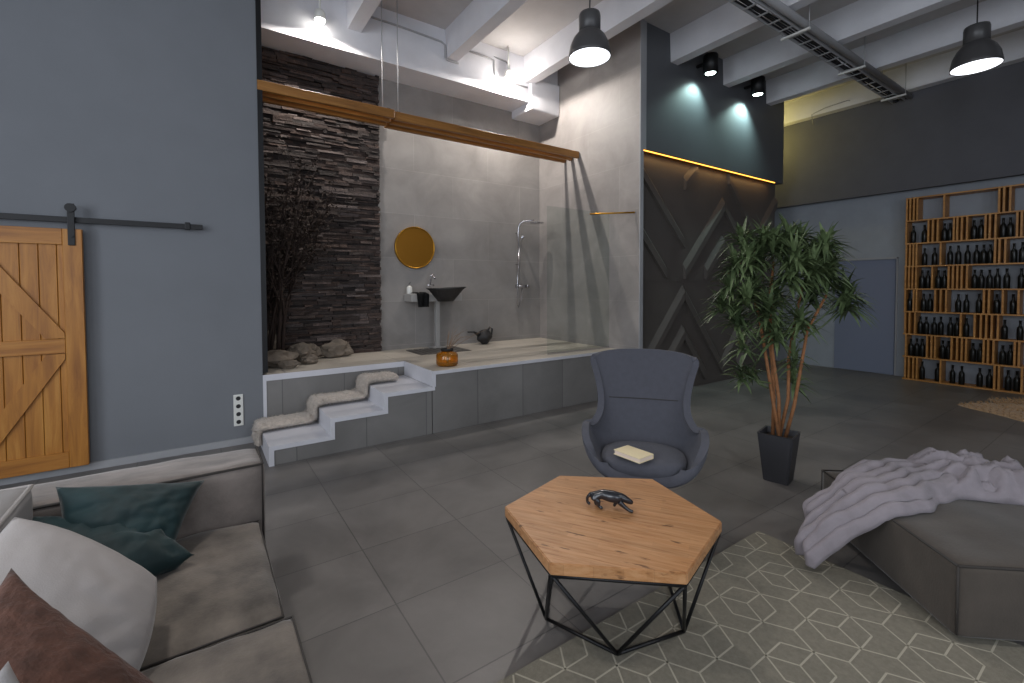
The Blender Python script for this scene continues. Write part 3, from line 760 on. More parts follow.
# fur runner on the steps
prof = [(.425, .06), (.425, .15), (.44, .205), (.5, .215), (.70, .212), (.86, .215), (.905, .235), (.91, .33), (.93, .372), (.99, .378), (1.2, .372), (1.35, .375), (1.395, .395), (1.40, .49), (1.425, .53), (1.48, .538), (1.6, .532), (1.74, .53)]
def samp(t_):
    s = t_*(len(prof)-1); i = min(int(s), len(prof)-2); f_ = s-i
    return prof[i][0]*(1-f_)+prof[i+1][0]*f_, prof[i][1]*(1-f_)+prof[i+1][1]*f_
bm = bmesh.new()
def fur(u, v):
    x, z = samp(v); y0 = 4.68+.02*noise.noise(Vector((v*9, 0, 0))); y1 = 5.01+.02*noise.noise(Vector((v*9, 4, 0)))
    a = 2*PI*u; n_ = noise.noise(Vector((x*30, math.cos(a)*5, z*30+math.sin(a)*5)))
    th = .03*(1+.5*n_)
    yy_ = (y0+y1)/2+(y1-y0)/2*math.copysign(abs(math.cos(a))**.5, math.cos(a))
    # local normal of the profile
    xa, za = samp(max(0, v-.02)); xb, zb = samp(min(1, v+.02)); tx, tz = xb-xa, zb-za; l_ = math.hypot(tx, tz) or 1
    nx, nz_ = -tz/l_, tx/l_
    s = math.sin(a)*th
    return Vector((x+nx*s, yy_+.012*n_, z+nz_*s))
grid_surf(bm, fur, 40, 110, close_u=True)
rs = random.Random(2); bm.faces.ensure_lookup_table(); bm.normal_update()
fl = [f for f in bm.faces]
for k in range(5200):
    f = rs.choice(fl); c = f.calc_center_median(); n_ = f.normal
    if n_.length < .5: continue
    d = (n_+Vector((rs.uniform(-.7, .7), rs.uniform(-.7, .7), rs.uniform(-.7, .3)))).normalized()*rs.uniform(.012, .026)
    s = d.cross(Vector((rs.random(), rs.random(), rs.random()))).normalized()*.0022
    if (c+d).z > .17 or c.x < .46: bm.faces.new([bm.verts.new(c+s), bm.verts.new(c-s), bm.verts.new(c+d)])
o = finish('fur_runner', bm, M['fur_cream']); tag(o, 'cream fur runner draped down the three grey steps', 'fur runner')

# tan fur rug far right
bm = bmesh.new()
def hide(u, v):
    a = 2*PI*u; r = v*(1+.18*math.sin(3*a+.6)+.1*math.sin(7*a)+.06*noise.noise(Vector((a*3, 0, 0))))
    x, y = math.cos(a)*r*.75, math.sin(a)*r*.95
    h = .075*(1-v**3)*(1+.5*noise.noise(Vector((x*6, y*6, 0))))+.004
    return Vector((x, y, h if v < .999 else .002))
grid_surf(bm, hide, 90, 14, close_u=True)
bm.faces.ensure_lookup_table(); bm.normal_update(); fl = [f for f in bm.faces if f.calc_area() > 1e-5]; rs = random.Random(4)
for k in range(5000):
    f = rs.choice(fl); c = f.calc_center_median()
    d = Vector((c.x*.6+rs.uniform(-.5, .5), c.y*.6+rs.uniform(-.5, .5), .7)).normalized()*rs.uniform(.02, .045); s = d.cross(Vector((rs.random(), rs.random(), 0))).normalized()*.004
    bm.faces.new([bm.verts.new(c+s), bm.verts.new(c-s), bm.verts.new(c+d)])
o = finish('fur_rug', bm, M['fur_tan'], loc=(8.2, .55, 0)); tag(o, 'shaggy tan fur rug on the dark floor before the bottle shelves', 'rug')

# ------------------------------------------------------------------ bottle shelves
t = thing('bottle_rack', 'pine lattice bottle rack with vertical slats covering the right wall', 'shelving', (9.25, 0, 0))
RH = .356; D = .24
for k in range(9): finish('shelf', B(0, D, .45, 2.485, k*RH-(.0 if k else 0), k*RH+.02), M['shelf_wood'], t)
rows = {1: [2.472, 2.431, 2.386, 2.344, 2.034, 1.462, 1.415, 1.356, .95, .9], 2: [2.473, 2.208, 2.157, 2.101, 1.921, 1.883, 1.835, 1.779, 1.59, 1.546, 1.49, 1.284, 1.243, 1.1, .8],
        3: [2.467, 2.423, 2.38, 2.342, 2.061, 1.488, 1.445, 1.389, .9], 4: [2.471, 2.428, 2.385, 2.342, 2.151, 1.966, 1.918, 1.87, 1.823, 1.767, 1.16, .8],
        5: [2.47, 2.365, 2.33, 2.111, 2.048, 1.986, 1.586, 1.535, 1.399, 1.25, .9], 6: [2.464, 2.409, 2.342, 1.82, 1.674, 1.61, 1.555, 1.5, 1.439, 1.0],
        7: [2.448, 2.192, 2.14, 2.098, 1.913, 1.853, 1.802, 1.756, 1.574, 1.53, 1.476, 1.272, 1.231, .9], 8: [2.451, 2.406, 2.352, 2.307, 2.029, 1.459, 1.416, 1.198, .9]}
nslat = 0
for r_, l in rows.items():
    z0 = (8-r_)*RH+.02
    for y in l: finish('slat', B(0.002, D-.002, y-.011, y+.011, z0, z0+RH-.02), M['shelf_wood'], t); nslat += 1
bot = {2: [2.402, 2.269, 2.036, 1.972, 1.719, 1.643, 1.425, 1.355], 3: [2.263, 2.143, 1.969, 1.876, 1.778, 1.686, 1.611, 1.545, 1.314, 1.235], 4: [2.285, 2.217, 2.095, 2.026, 1.697, 1.628, 1.546, 1.466, 1.377, 1.239],
       5: [2.425, 2.26, 2.185, 1.864, 1.778, 1.644, 1.467, 1.31], 6: [2.295, 2.22, 2.128, 2.055, 1.945, 1.872, 1.771, 1.383, 1.237], 7: [2.40, 2.33, 2.26, 2.026, 1.96, 1.695, 1.62, 1.394, 1.32], 8: [2.260, 2.074, 1.909, 1.806, 1.618, 1.521, 1.335, 1.252]}
proto = L([(0, 0), (.032, 0), (.034, .004), (.034, .15), (.030, .175), (.016, .20), (.0135, .21), (.0135, .265), (.016, .267), (.016, .278), (0, .278)], 14)
pb = finish('wine_bottle', proto, M['bottle']); first = True
ordn = ['', 'first', 'second', 'third', 'fourth', 'fifth', 'sixth', 'seventh', 'eighth', 'ninth', 'tenth', 'eleventh']
for r_, l in bot.items():
    for k, y in enumerate(sorted(l, reverse=True)):
        o = pb if first else pb.copy()
        if not first: COL.objects.link(o)
        first = False
        o.location = (9.25+.06+.02*((k*7+r_*3) % 5)/5+.01, y, (8-r_)*RH+.0201)
        sc_ = 1+.06*(((k*13+r_*5) % 7)/7-.5); o.scale = (1, 1, sc_)
        tag(o, 'dark wine bottle, %s from the left in the %s row from the top' % (ordn[k+1], ordn[r_]), 'bottle', 'dark wine bottles in the pine rack')

# ------------------------------------------------------------------ dracaena
t = thing('potted_dracaena', 'tall dracaena with tan stems in a square anthracite planter', 'plant', (3.67, 1.725, 0), rz=0)
bm = bmesh.new(); rr_ = math.radians(12)
def sq(h, z): return [bm.verts.new((h*math.cos(a)*1.414, h*math.sin(a)*1.414, z)) for a in [rr_+PI/4+k*PI/2 for k in range(4)]]
rg = [sq(.085, 0), sq(.121, .365), sq(.124, .37), sq(.110, .37), sq(.103, .32)]
for i in range(4):
    for k in range(4): bm.faces.new((rg[i][k], rg[i][(k+1) % 4], rg[i+1][(k+1) % 4], rg[i+1][k]))
bm.faces.new(rg[0][::-1])
bmesh.ops.bevel(bm, geom=[e for e in bm.edges if abs((e.verts[0].co-e.verts[1].co).z) > .2], offset=.008, segments=2, affect='EDGES')
finish('planter', bm, M['pot'], t)
bm = bmesh.new(); vs = sq(.1035, .325); bm.faces.new(vs); finish('soil', bm, M['soil'], t)
rt = Vector((math.cos(yaw), -math.sin(yaw), 0)); fw = Vector((fx, fy, 0))
def PP(px, py, dep): # seen-from-the-room layout: sideways, depth, height (metres)
    return rt*((px-778)/131)+fw*dep+Vector((0, 0, 1.5+(286-py)/131))
stems = [((-.03, -.02), [(772, 405, .0), (763, 360, -.02), (758, 325, .0), (752, 295, .02)]),
         ((0, .0), [(776, 400, -.02), (770, 350, .0), (769, 300, .03), (772, 262, .02)]),
         ((.03, .01), [(787, 400, .0), (790, 360, .04), (797, 320, .05), (803, 282, .03)]),
         ((.04, -.03), [(790, 405, -.04), (795, 368, -.05), (800, 330, -.06), (815, 295, -.1)]),
         ((-.01, .04), [(777, 400, .06), (778, 370, .1), (776, 340, .12), (782, 300, .15)])]
for b0, l in stems:
    pts = [Vector((b0[0], b0[1], .3255))]+[PP(*q) for q in l]
    finish('stem', T(pts, [.0145, .013, .012, .011, .009], 8), M['trunk'], t)
def rosette(c, R, n, seed, up=.35, axis=Vector((0, 0, 1))):
    bm = bmesh.new(); rs = random.Random(seed)
    for k in range(n):
        a = k*2.39996+rs.uniform(-.2, .2); el = rs.uniform(-.35, 1.25)+up*.2
        d = Vector((math.cos(a)*math.cos(el), math.sin(a)*math.cos(el), math.sin(el)))
        l = R*rs.uniform(.75, 1.15); w = rs.uniform(.011, .017)
        s = d.cross(Vector((0, 0, 1)));
        if s.length < .1: s = Vector((1, 0, 0))
        s.normalize(); p0 = c+Vector((0, 0, rs.uniform(-.06, .05))); prev_ = None
        for j in range(6):
            f_ = j/5; droop = .48*f_**2*l*max(.15, math.cos(el))
            p = p0+d*l*f_-Vector((0, 0, droop)); ww = w*(.55+1.1*f_ if f_ < .35 else (1-(f_-.35)/.65)**.8)+.0006
            nrm = Vector((0, 0, .35*ww))
            q = (bm.verts.new(p-s*ww+nrm), bm.verts.new(p), bm.verts.new(p+s*ww+nrm))
            if prev_:
                bm.faces.new((prev_[0], prev_[1], q[1], q[0])).smooth = True; bm.faces.new((prev_[1], prev_[2], q[2], q[1])).smooth = True
            prev_ = q
    return bm
ros = [(750, 290, 0), (738, 300, -.1), (760, 262, .05), (742, 262, -.05), (770, 248, .0), (788, 252, .12), (805, 262, .0), (820, 272, -.05), (800, 285, -.1), (775, 280, -.15),
       (735, 322, .0), (757, 312, -.12), (785, 300, .15), (812, 298, .05), (838, 296, -.05), (826, 262, .1), (760, 238, .0), (800, 242, .05), (735, 372, -.05), (752, 378, .05), (792, 362, .0), (798, 385, .06), (775, 330, .12), (778, 268, -.2),(822, 250, .0), (748, 348, .12), (728, 288, .0), (732, 268, .0), (722, 308, .05), (768, 335, -.08), (790, 322, -.1), (845, 305, .0), (836, 280, .1), (812, 250, -.1), (775, 262, -.2), (795, 270, -.18), (745, 242, .1), (785, 238, .0)]
for k, (px, py, dp) in enumerate(ros):
    c = PP(px, py, dp); small = py > 340
    finish('leaf_rosette', rosette(c, .20 if not small else .17, 64 if not small else 30, k), M['leaf'], t)
    if px < 745 or px > 815 or small:
        # short side shoot that carries the head
        base = PP(768 if px < 775 else 797, py+38 if not small else py+12, dp*.3)
        finish('side_shoot', T([base, base*.5+c*.5+Vector((0, 0, -.02)), c], [.007, .006, .005], 6), M['leaf'], t)

# ------------------------------------------------------------------ rug
rx0, rx1, ry0, ry1 = .50, 2.775, -.6, 1.42
bm = B(rx0, rx1, ry0, ry1, .001, .012, bev=.003, seg=1)
r_ = .1178; G0 = Vector((2.442, 1.113)); 
def hexv(c, deg): return c+Vector((math.cos(math.radians(deg)), math.sin(math.radians(deg))))*r_
segs = []
for i in range(-14, 10):
    for j in range(-8, 4):
        c = G0+Vector((3*r_*i+1.5*r_*j, 2.598*r_*j))
        for k in range(6): segs.append((hexv(c, 60*k), hexv(c, 60*k+60)))
        for dg in (0, 120, 240): segs.append((c, hexv(c, dg)))
        Q = c+Vector((-1.5*r_, -2.598*r_)); Y = c+Vector((-3*r_, 0)); Z3 = c+Vector((1.5*r_, -2.598*r_))
        I = c+Vector((0, -1.732*r_)); H_ = c+Vector((-1.5*r_, -.866*r_))
        segs += [(I, hexv(c, 240)), (I, hexv(Q, 0)), (I, hexv(Z3, 120)), (H_, hexv(c, 240)), (H_, hexv(Y, 0)), (H_, hexv(Q, 120))]
def clip(a, b_):
    t0, t1 = 0, 1; d = b_-a
    for p, q in ((-d.x, a.x-rx0-.01), (d.x, rx1-.01-a.x), (-d.y, a.y-ry0-.01), (d.y, ry1-.01-a.y)):
        if abs(p) < 1e-9:
            if q < 0: return None
        else:
            r0 = q/p
            if p < 0: t0 = max(t0, r0)
            else: t1 = min(t1, r0)
    return (a+d*t0, a+d*t1) if t1-t0 > .02 else None
for a, b_ in segs:
    cc = clip(a, b_)
    if not cc: continue
    a, b_ = cc; d = (b_-a).normalized(); s = Vector((-d.y, d.x))*.0036
    vs = [bm.verts.new((p.x, p.y, .0128)) for p in (a-s, b_-s, b_+s, a+s)]
    f = bm.faces.new(vs); f.material_index = 1
o = finish('patterned_rug', bm, [M['rug'], M['rug_line']]); tag(o, 'grey-green rug with cream cube line pattern under table and ottoman', 'rug')

# ------------------------------------------------------------------ coffee table
tc = Vector((1.545, 1.455))
t = thing('coffee_table', 'hexagonal pine coffee table on black wire frame', 'table', (tc.x, tc.y, 0))
top = [Vector(p)-tc for p in ((1.185, 1.80), (1.632, 1.925), (2.018, 1.60), (1.903, 1.130), (1.456, .996), (1.080, 1.327))]
bm = bmesh.new(); lo_ = [bm.verts.new((p.x, p.y, .402)) for p in top]; hi_ = [bm.verts.new((p.x, p.y, .45)) for p in top]
bm.faces.new(hi_[::-1]); bm.faces.new(lo_)
for i in range(6): bm.faces.new((lo_[i], lo_[(i+1) % 6], hi_[(i+1) % 6], hi_[i]))
bmesh.ops.recalc_face_normals(bm, faces=bm.faces); bmesh.ops.bevel(bm, geom=bm.edges[:], offset=.004, segments=2, affect='EDGES')
finish('tabletop', bm, M['table_top'], t)
ins = [p*.975 for p in top]
A_, B_, C_ = Vector((1.247, 1.563))-tc, Vector((1.359, 1.247))-tc, Vector((1.686, 1.168))-tc
ctr = A_+C_-B_
bot6 = [A_, B_, C_, ctr*2-A_, ctr*2-B_, ctr*2-C_]
zb = .021
for p in range(6):
    a, b_ = bot6[p], bot6[(p+1) % 6]; finish('base_bar', T([(a.x, a.y, zb), (b_.x, b_.y, zb)], .0075, 8), M['black'], t)
order = {0: (0, 5), 1: (5, 4), 2: (4, 3), 3: (3, 2), 4: (2, 1), 5: (1, 0)}
for p in range(6):
    for q in order[p]:
        finish('leg', T([(bot6[p].x, bot6[p].y, zb), (ins[q].x, ins[q].y, .395)], .0075, 8), M['black'], t)
bm = bmesh.new()
for q in range(6): tube(bm, [(ins[q].x, ins[q].y, .3945), (ins[(q+1) % 6].x, ins[(q+1) % 6].y, .3945)], .0075, 8)
finish('top_ring', bm, M['black'], t)

# panther figurine (one continuous skinned body)
def skinned(name, nodes, edges, root, m, parent=None, loc=(0, 0, 0), rz=0, sub=2, scale=1):
    me = bpy.data.meshes.new(name); me.from_pydata([n_[0] for n_ in nodes], edges, []); me.materials.append(m)
    o = bpy.data.objects.new(name, me); COL.objects.link(o); o.location = loc; o.rotation_euler = (0, 0, rz); o.scale = (scale,)*3
    if parent: o.parent = parent
    for v in me.vertices: v.co *= 20
    o.scale = (scale/20,)*3
    md = o.modifiers.new('skin', 'SKIN'); md.use_smooth_shade = True
    for i, n_ in enumerate(nodes):
        sv = me.skin_vertices[0].data[i]; rr = n_[1]; sv.radius = (rr*28, rr*28); sv.use_root = (i == root)
    s = o.modifiers.new('sub', 'SUBSURF'); s.levels = sub; s.render_levels = sub
    return o
nodes = [((-.070, 0, .062), .017), ((-.035, 0, .065), .0165), ((0, 0, .062), .018), ((.035, 0, .064), .019), ((.058, 0, .060), .015), ((.080, 0, .053), .0125), ((.098, 0, .044), .013), ((.116, 0, .036), .008),   # 0-7 spine, neck, head, muzzle
         ((-.088, 0, .058), .007), ((-.103, 0, .040), .0055), ((-.102, 0, .018), .0055), ((-.088, 0, .008), .006),                    # 8-11 tail
         ((-.068, .013, .045), .013), ((-.052, .015, .030), .0095), ((-.068, .016, .016), .006), ((-.062, .016, .005), .0065), ((-.052, .016, .0045), .005),  # 12-16 hind l
         ((-.066, -.013, .044), .013), ((-.044, -.015, .030), .0095), ((-.050, -.016, .015), .006), ((-.036, -.016, .005), .0065), ((-.026, -.016, .0045), .005),  # 17-21 hind r
         ((.040, .014, .046), .011), ((.036, .015, .026), .0075), ((.024, .016, .012), .006), ((.030, .016, .0045), .006),              # 22-25 fore l
         ((.050, -.014, .044), .011), ((.070, -.015, .026), .0075), ((.090, -.016, .012), .006), ((.106, -.016, .0055), .0065), ((.116, -.016, .005), .005),  # 26-30 fore r
         ((.092, .008, .056), .003), ((.092, -.008, .056), .003)]
nodes += []
edges = [(0, 1), (1, 2), (2, 3), (3, 4), (4, 5), (5, 6), (6, 7), (0, 8), (8, 9), (9, 10), (10, 11), (0, 12), (12, 13), (13, 14), (14, 15), (15, 16), (0, 17), (17, 18), (18, 19), (19, 20), (20, 21),
         (3, 22), (22, 23), (23, 24), (24, 25), (3, 26), (26, 27), (27, 28), (28, 29), (29, 30), (6, 31), (6, 32)]
o = skinned('panther_figurine', nodes, edges, 2, M['panther'], loc=(1.575, 1.50, .4525), rz=math.radians(-50), scale=.98)
tag(o, 'small black prowling panther figurine on the hexagonal table', 'figurine')

# ------------------------------------------------------------------ armchair
ch = thing('wing_armchair', 'grey-blue upholstered wing swivel armchair behind the coffee table', 'armchair', (2.41, 1.99, 0), rz=-yaw+math.radians(-15.5))
# local: front = -y, width along x
keys = [  # v, y, z, halfwidth, edge dy, edge dz
    (0, -.30, .345, .22, .03, .06), (.05, -.32, .318, .26, .03, .10), (.12, -.28, .305, .315, .01, .18), (.22, -.17, .293, .355, -.03, .25), (.34, -.02, .293, .368, -.08, .285), (.44, .11, .33, .368, -.13, .25),
    (.52, .185, .40, .355, -.18, .17), (.58, .22, .48, .325, -.19, .09), (.65, .24, .58, .292, -.135, .04), (.72, .255, .68, .286, -.10, .02), (.80, .272, .79, .300, -.085, .0), (.88, .288, .90, .326, -.08, -.01), (.95, .30, .995, .350, -.075, -.03), (1, .305, 1.045, .340, -.07, -.06)]
def kint(v):
    for i in range(len(keys)-1):
        if v <= keys[i+1][0]:
            a, b_ = keys[i], keys[i+1]; f_ = (v-a[0])/(b_[0]-a[0])
            p = keys[max(0, i-1)]; q = keys[min(len(keys)-1, i+2)]
            out = []
            for k in range(1, 6):
                m1 = (b_[k]-p[k])/max(1e-6, b_[0]-p[0])*(b_[0]-a[0]); m2 = (q[k]-a[k])/max(1e-6, q[0]-a[0])*(b_[0]-a[0])
                h = f_; out.append((2*h**3-3*h**2+1)*a[k]+(h**3-2*h**2+h)*m1+(-2*h**3+3*h**2)*b_[k]+(h**3-h**2)*m2)
            return out
    return keys[-1][1:]
def shell(u, v):
    y, z, hw, dy, dz = kint(v); ph = (2*u-1)*PI/2
    e = (1-math.cos(ph))
    e = e**1.15
    return Vector((hw*math.sin(ph), y+dy*e, z+dz*e))
bm = bmesh.new(); grid_surf(bm, shell, 36, 56)
o = finish('shell', bm, M['chair'], ch, smooth=True)
so = o.modifiers.new('solid', 'SOLIDIFY'); so.thickness = .045; so.offset = 0
bv = o.modifiers.new('bev', 'BEVEL'); bv.width = .022; bv.segments = 4; bv.limit_method = 'ANGLE'; bv.angle_limit = math.radians(50)
ss = o.modifiers.new('sub', 'SUBSURF'); ss.levels = 1; ss.render_levels = 1
# seat cushion
bm = bmesh.new()
res = bmesh.ops.create_uvsphere(bm, u_segments=40, v_segments=20, radius=1)
for v in bm.verts:
    d = v.co.normalized(); zc = math.copysign(abs(d.z)**.55, d.z); rr = math.hypot(d.x, d.y)**.55
    a = math.atan2(d.y, d.x); sqr = 1/((abs(math.cos(a))**2.6+abs(math.sin(a))**2.6)**(1/2.6))
    v.co = Vector((math.cos(a)*rr*sqr*.262, math.sin(a)*rr*sqr*.225-.10, .388+zc*.060+.012*(1-rr)))
finish('seat_cushion', bm, M['chair'], ch, smooth=True)
# backrest crease, its shade put in as a thin dark tube
pts = []
for k in range(21):
    u = .2+.6*k/20; p = shell(u, .735); pts.append(p+Vector((0, -.028, 0)))
finish('crease_shade', T(pts, .003, 6), M['piping'], ch)
finish('swivel_column', T([(0, 0, .02), (0, 0, .268)], .03, 16), M['chrome'], ch)
finish('seat_plate', B(-.12, .12, -.12, .10, .245, .262), M['black'], ch)
for k in range(4):
    a = PI/4+k*PI/2; c_, s_ = math.cos(a), math.sin(a)
    ft = finish('star_leg', T([(c_*.02, s_*.02, .075), (c_*.15, s_*.15, .055), (c_*.30, s_*.30, .02)], [.022, .018, .013], 10), M['chrome'], ch)
    finish('glide', L([(0, .0), (.018, 0), (.018, .012), (0, .014)], 12, c=(c_*.30, s_*.30, 0)), M['black'], ft)

# book on the seat
t = thing('book', 'closed cream book lying on the grey armchair seat', 'book', (2.170, 1.862, .459), rz=math.radians(-88))
finish('pages', B(-.095, .092, -.062, .060, .004, .026), M['paper'], t)
finish('front_cover', B(-.1, .095, -.066, .066, .026, .0295), M['book_cover'], t)
finish('back_cover', B(-.1, .095, -.066, .066, 0, .004), M['book_cover'], t)
finish('spine', B(-.1, .095, .0605, .066, .004, .026), M['book_cover'], t)

# ------------------------------------------------------------------ ottoman and blanket
P0 = Vector((2.555, .492, 0)); ang = math.radians(49.5)        # near corner; a runs along the left edge, b along the front edge
da = Vector((math.cos(ang), math.sin(ang), 0)); db = Vector((math.sin(ang), -math.cos(ang), 0))
t = thing('ottoman', 'large brown-grey suede ottoman block with a blanket over it, right side', 'ottoman', P0, rz=ang-PI/2)
# local: +y = a (away), +x = b (right)
AL, BL, OH = 1.0, 1.35, .345
finish('cushion_block', soft_box(0, BL, 0, AL, .035, OH, r=.022, puff=.012, n=22, amp=.008, seed=3), M['suede_dark'], t)
e_ = .006
bm = bmesh.new()
ed = [(e_, e_), (BL-e_, e_), (BL-e_, AL-e_), (e_, AL-e_)]
tube(bm, [(x, y, OH-e_) for x, y in ed+[ed[0]]], .006, 6)
for x, y in ed: tube(bm, [(x, y, .05), (x, y, OH-e_)], .005, 6)
finish('piping', bm, M['piping'], t)
for x in (.1, BL-.1):
    for y in (.1, AL-.1): finish('foot', B(x-.03, x+.03, y-.03, y+.03, .0135, .04), M['black'], t)

ctrl = [(-.54, .53, .12), (-.40, .575, .15), (-.27, .59, .16), (-.1, .58, .18), (.05, .61, .22), (.2, .68, .24), (.35, .775, .22), (.5, .81, .19), (.7, .78, .20), (.95, .68, .20), (1.2, .6, .18)]
def cint(w):
    for i in range(len(ctrl)-1):
        if w <= ctrl[i+1][0]:
            f_ = (w-ctrl[i][0])/(ctrl[i+1][0]-ctrl[i][0]); f_ = max(0, f_); s = f_*f_*(3-2*f_)
            return ctrl[i][1]*(1-s)+ctrl[i+1][1]*s, ctrl[i][2]*(1-s)+ctrl[i+1][2]*s
    return ctrl[-1][1:]
def blk(u, v):
    tt = 2*u-1; low = min(1, max(0, (.15-tt)/.3)); low = low*low*(3-2*low)
    we = -.36-.18*low+.02*math.sin(9*tt); w = we+(1.2-we)*v; a0, hw = cint(w)
    a0 += low*.12*max(0, -.36-w)
    a = a0+hw*tt+.02*noise.noise(Vector((w*5, tt*2, 3)))
    crump = min(1, max(0, (w-.42)/.15))
    ridges = .5+.5*math.cos(tt*PI*6.0+1.0*math.sin(w*3.0)+1.6*noise.noise(Vector((w*3.0, tt*1.3, 0))))
    h = .030+.045*ridges**.45*(.7+.5*noise.noise(Vector((w*6, tt*3, 9))))
    h += .035*max(0, 1-abs(tt)**2)*(1-crump*.4)
    cr = abs(noise.noise(Vector((w*9, a*9, 1))))+.5*abs(noise.noise(Vector((w*19, a*16, 7))))
    h = h*(1-crump*.45)+crump*(.025+.085*(1-min(1, 2.6*abs(noise.noise(Vector((w*6+tt, a*7-w*3, 1))))))**1.2+.03*abs(noise.noise(Vector((w*18, a*14, 7)))))
    h += .010*noise.noise(Vector((w*14, a*14, 5)))
    edge = min(1, (1-abs(tt))*6); h = .012+h*edge**.6
    h *= .35+.65*min(1, (w-we)/.05)
    h += .05*max(0, tt-.35)/.65*max(0, 1-abs(w-.22)/.2)*min(1, (1-tt)*5)
    endk = min(1, (1.2-w)/.06); h *= max(.3, endk)
    # path over the edge of the block and out towards the floor
    rr = .06
    if w >= rr: b_, z, nb, nz_ = w, OH, 0, 1
    elif w >= -rr:
        th = (rr-w)/(2*rr)*math.radians(50); b_ = rr-rr*1.2*math.sin(th)*1.1; z = OH-(1-math.cos(th))*rr*1.2; nb, nz_ = -math.sin(th), math.cos(th)
    else:
        th = math.radians(50); d_ = (-rr-w); b0 = rr-rr*1.2*math.sin(th)*1.1; z0 = OH-(1-math.cos(th))*rr*1.2
        b_ = b0-d_*math.cos(th)-.01; z = z0-d_*math.sin(th)*.74; nb, nz_ = -math.sin(th), math.cos(th)
    b_ += nb*h; z += nz_*h
    z = max(z, .028)
    return P0+da*a+db*b_+Vector((0, 0, z))
bm = bmesh.new(); vs = grid_surf(bm, blk, 90, 190)
o = finish('plush_blanket', bm, M['blanket'], smooth=True); tag(o, 'crumpled lilac-grey ribbed plush blanket spilling off the ottoman', 'blanket')
so = o.modifiers.new('solid', 'SOLIDIFY'); so.thickness = .012; so.offset = -1

# ------------------------------------------------------------------ sofa
t = thing('corner_sofa', 'low taupe suede sofa along the left with square arm', 'sofa', (0, 0, 0))
finish('base', soft_box(-.92, .17, .74, 2.36, .05, .24, r=.02, puff=.0, n=10, amp=.003, seed=1), M['suede_dark'], t)
for k, (y0, y1) in enumerate(((1.60, 2.345), (.74, 1.595))):
    xr = (.208, .232)[k]
    c = finish('seat_cushion', soft_box(-.54, xr, y0, y1, .22, .452, r=.03, puff=.02, n=20, amp=.012, seed=k+4), M['suede'], t)
    bm = bmesh.new(); e = .012
    pts = [(-.52, y0+.006, .441), (xr-.004, y0+.006, .441), (xr-.004, y1-.006, .441), (-.52, y1-.006, .441)]
    tube(bm, pts, .004, 6)
    finish('piping', bm, M['piping'], c)
c = finish('arm', soft_box(-.94, .235, 2.35, 2.63, .05, .70, r=.03, puff=.008, n=18, amp=.006, seed=9), M['suede_pale'], t)
finish('piping', T([(-.9, 2.357, .692), (.224, 2.357, .692), (.224, 2.357, .06)], .006, 6), M['piping'], c)
finish('piping', T([(.224, 2.36, .692), (.226, 2.62, .692)], .006, 6), M['piping'], c)
finish('backrest', soft_box(-.94, -.66, .74, 2.34, .05, .70, r=.03, puff=.01, n=14, amp=.006, seed=12), M['suede_pale'], t)
c = finish('back_cushion', soft_box(-.80, -.50, 1.52, 2.32, .45, .80, r=.03, puff=.02, n=14, amp=.008, seed=14), M['linen_grey'], t)
finish('piping', T([(-.51, 1.54, .79), (-.51, 2.31, .79), (-.79, 2.31, .79)], .008, 6), M['linen'], c)
for x in (-.88, .1):
    for y in (.82, 2.5): finish('foot', B(x-.03, x+.03, y-.03, y+.03, 0, .055), M['black'], t)

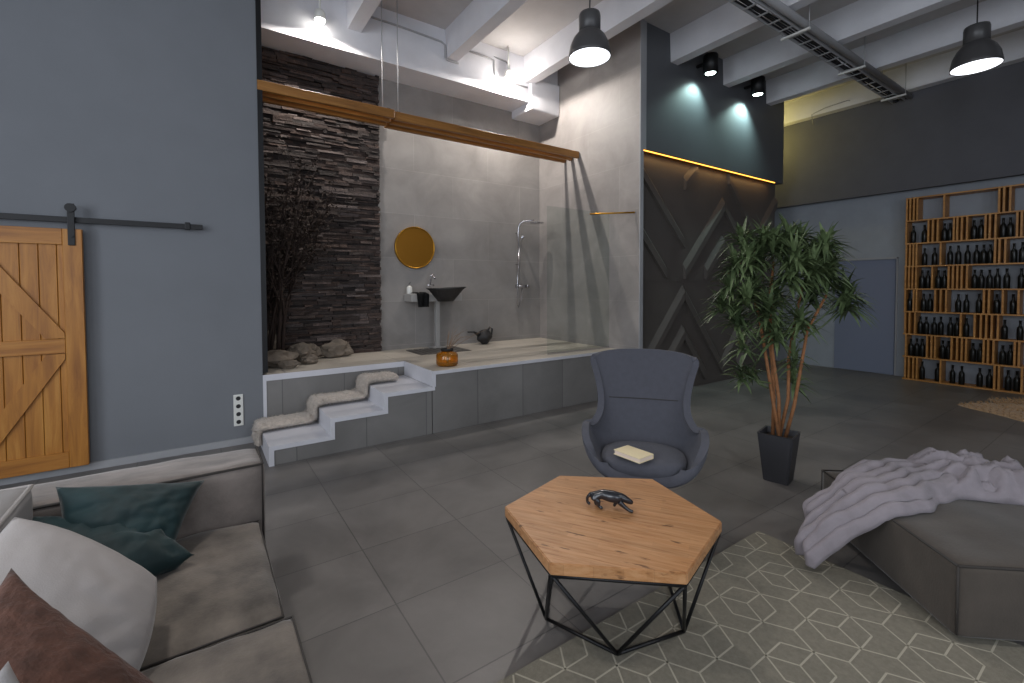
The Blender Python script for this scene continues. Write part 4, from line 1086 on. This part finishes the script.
# cushions
Cp = [(-.445, 2.30, .775), (.005, 2.30, .69), (-.11, 2.08, .49), (-.40, 2.08, .53)]
o = finish('teal_cushion', pillow(Cp, .17, pinch=.07, wr=.03, wfreq=9, seed=1, fold=lambda U, V: .012*math.sin(8*V+5*U)), M['velvet']); tag(o, 'teal velvet cushion leaning on the sofa arm, farther of the two', 'cushion', 'teal velvet cushions')
Cp = [(-.56, 2.33, .69), (-.17, 2.22, .57), (-.025, 2.04, .51), (-.42, 1.84, .50)]
o = finish('teal_cushion', pillow(Cp, .19, pinch=.07, wr=.03, wfreq=8, seed=5, rnd=.1, fold=lambda U, V: .016*math.sin(13*U+6*V+3*math.sin(4*V))*max(0, .3+U)), M['velvet']); tag(o, 'teal velvet cushion lying flat with gathered folds, nearer of the two', 'cushion', 'teal velvet cushions')
Cp = [(-.455, 1.89, .87), (-.105, 1.73, .62), (-.145, 1.50, .46), (-.60, 1.42, .58)]
c = finish('linen_cushion', pillow(Cp, .19, pinch=.0, wr=.018, wfreq=7, seed=8, power=.45, rnd=.32, fold=lambda U, V: .010*math.sin(11*U-5*V)*max(0, V)*max(0, U)), M['linen']); tag(c, 'large off-white linen cushion leaning in the sofa corner', 'cushion')
Cp = [(-.355, 1.45, .88), (-.05, 1.20, .60), (-.12, .95, .56), (-.50, .98, .72)]
o = finish('brown_cushion', pillow(Cp, .15, pinch=.08, wr=.022, seed=11, wfreq=12), M['fur_brown']); tag(o, 'brown plush cushion in front of the off-white one, bottom left', 'cushion')
Cp = [(-.243, .965, .95), (-.13, .86, .80), (-.20, .70, .66), (-.42, .78, .80)]
o = finish('grey_cushion', pillow(Cp, .10, pinch=.06, wr=.006, seed=15), M['linen_grey']); tag(o, 'grey cushion corner at the very bottom left below the brown one', 'cushion')

# ------------------------------------------------------------------ daylight through the windows, ambient
day = (.88, .93, 1.0)
area('window_daylight', (-3.85, -1.6, 2.4), (0, math.radians(-90), 0), 2.9, 1.9, 85, day)
area('window_daylight', (-3.85, 1.6, 2.4), (0, math.radians(-90), 0), 2.9, 1.9, 85, day)
area('window_daylight', (-1.6, -3.85, 2.4), (math.radians(90), 0, 0), 2.3, 2.9, 55, day)
area('window_daylight', (2.4, -3.85, 2.4), (math.radians(90), 0, 0), 2.3, 2.9, 45, day)
w = bpy.data.worlds.new('world'); scene.world = w; w.use_nodes = True
bg = w.node_tree.nodes['Background']; bg.inputs[0].default_value = (.6, .72, .9, 1); bg.inputs[1].default_value = .8

vs_ = scene.view_settings
scene.display_settings.display_device = 'sRGB'
vs_.view_transform = 'Standard'; vs_.look = 'None'; vs_.exposure = .2; vs_.gamma = 1; vs_.use_curve_mapping = False
scene.cycles.use_denoising = True
scene.cycles.max_bounces = 8; scene.cycles.sample_clamp_indirect = 6
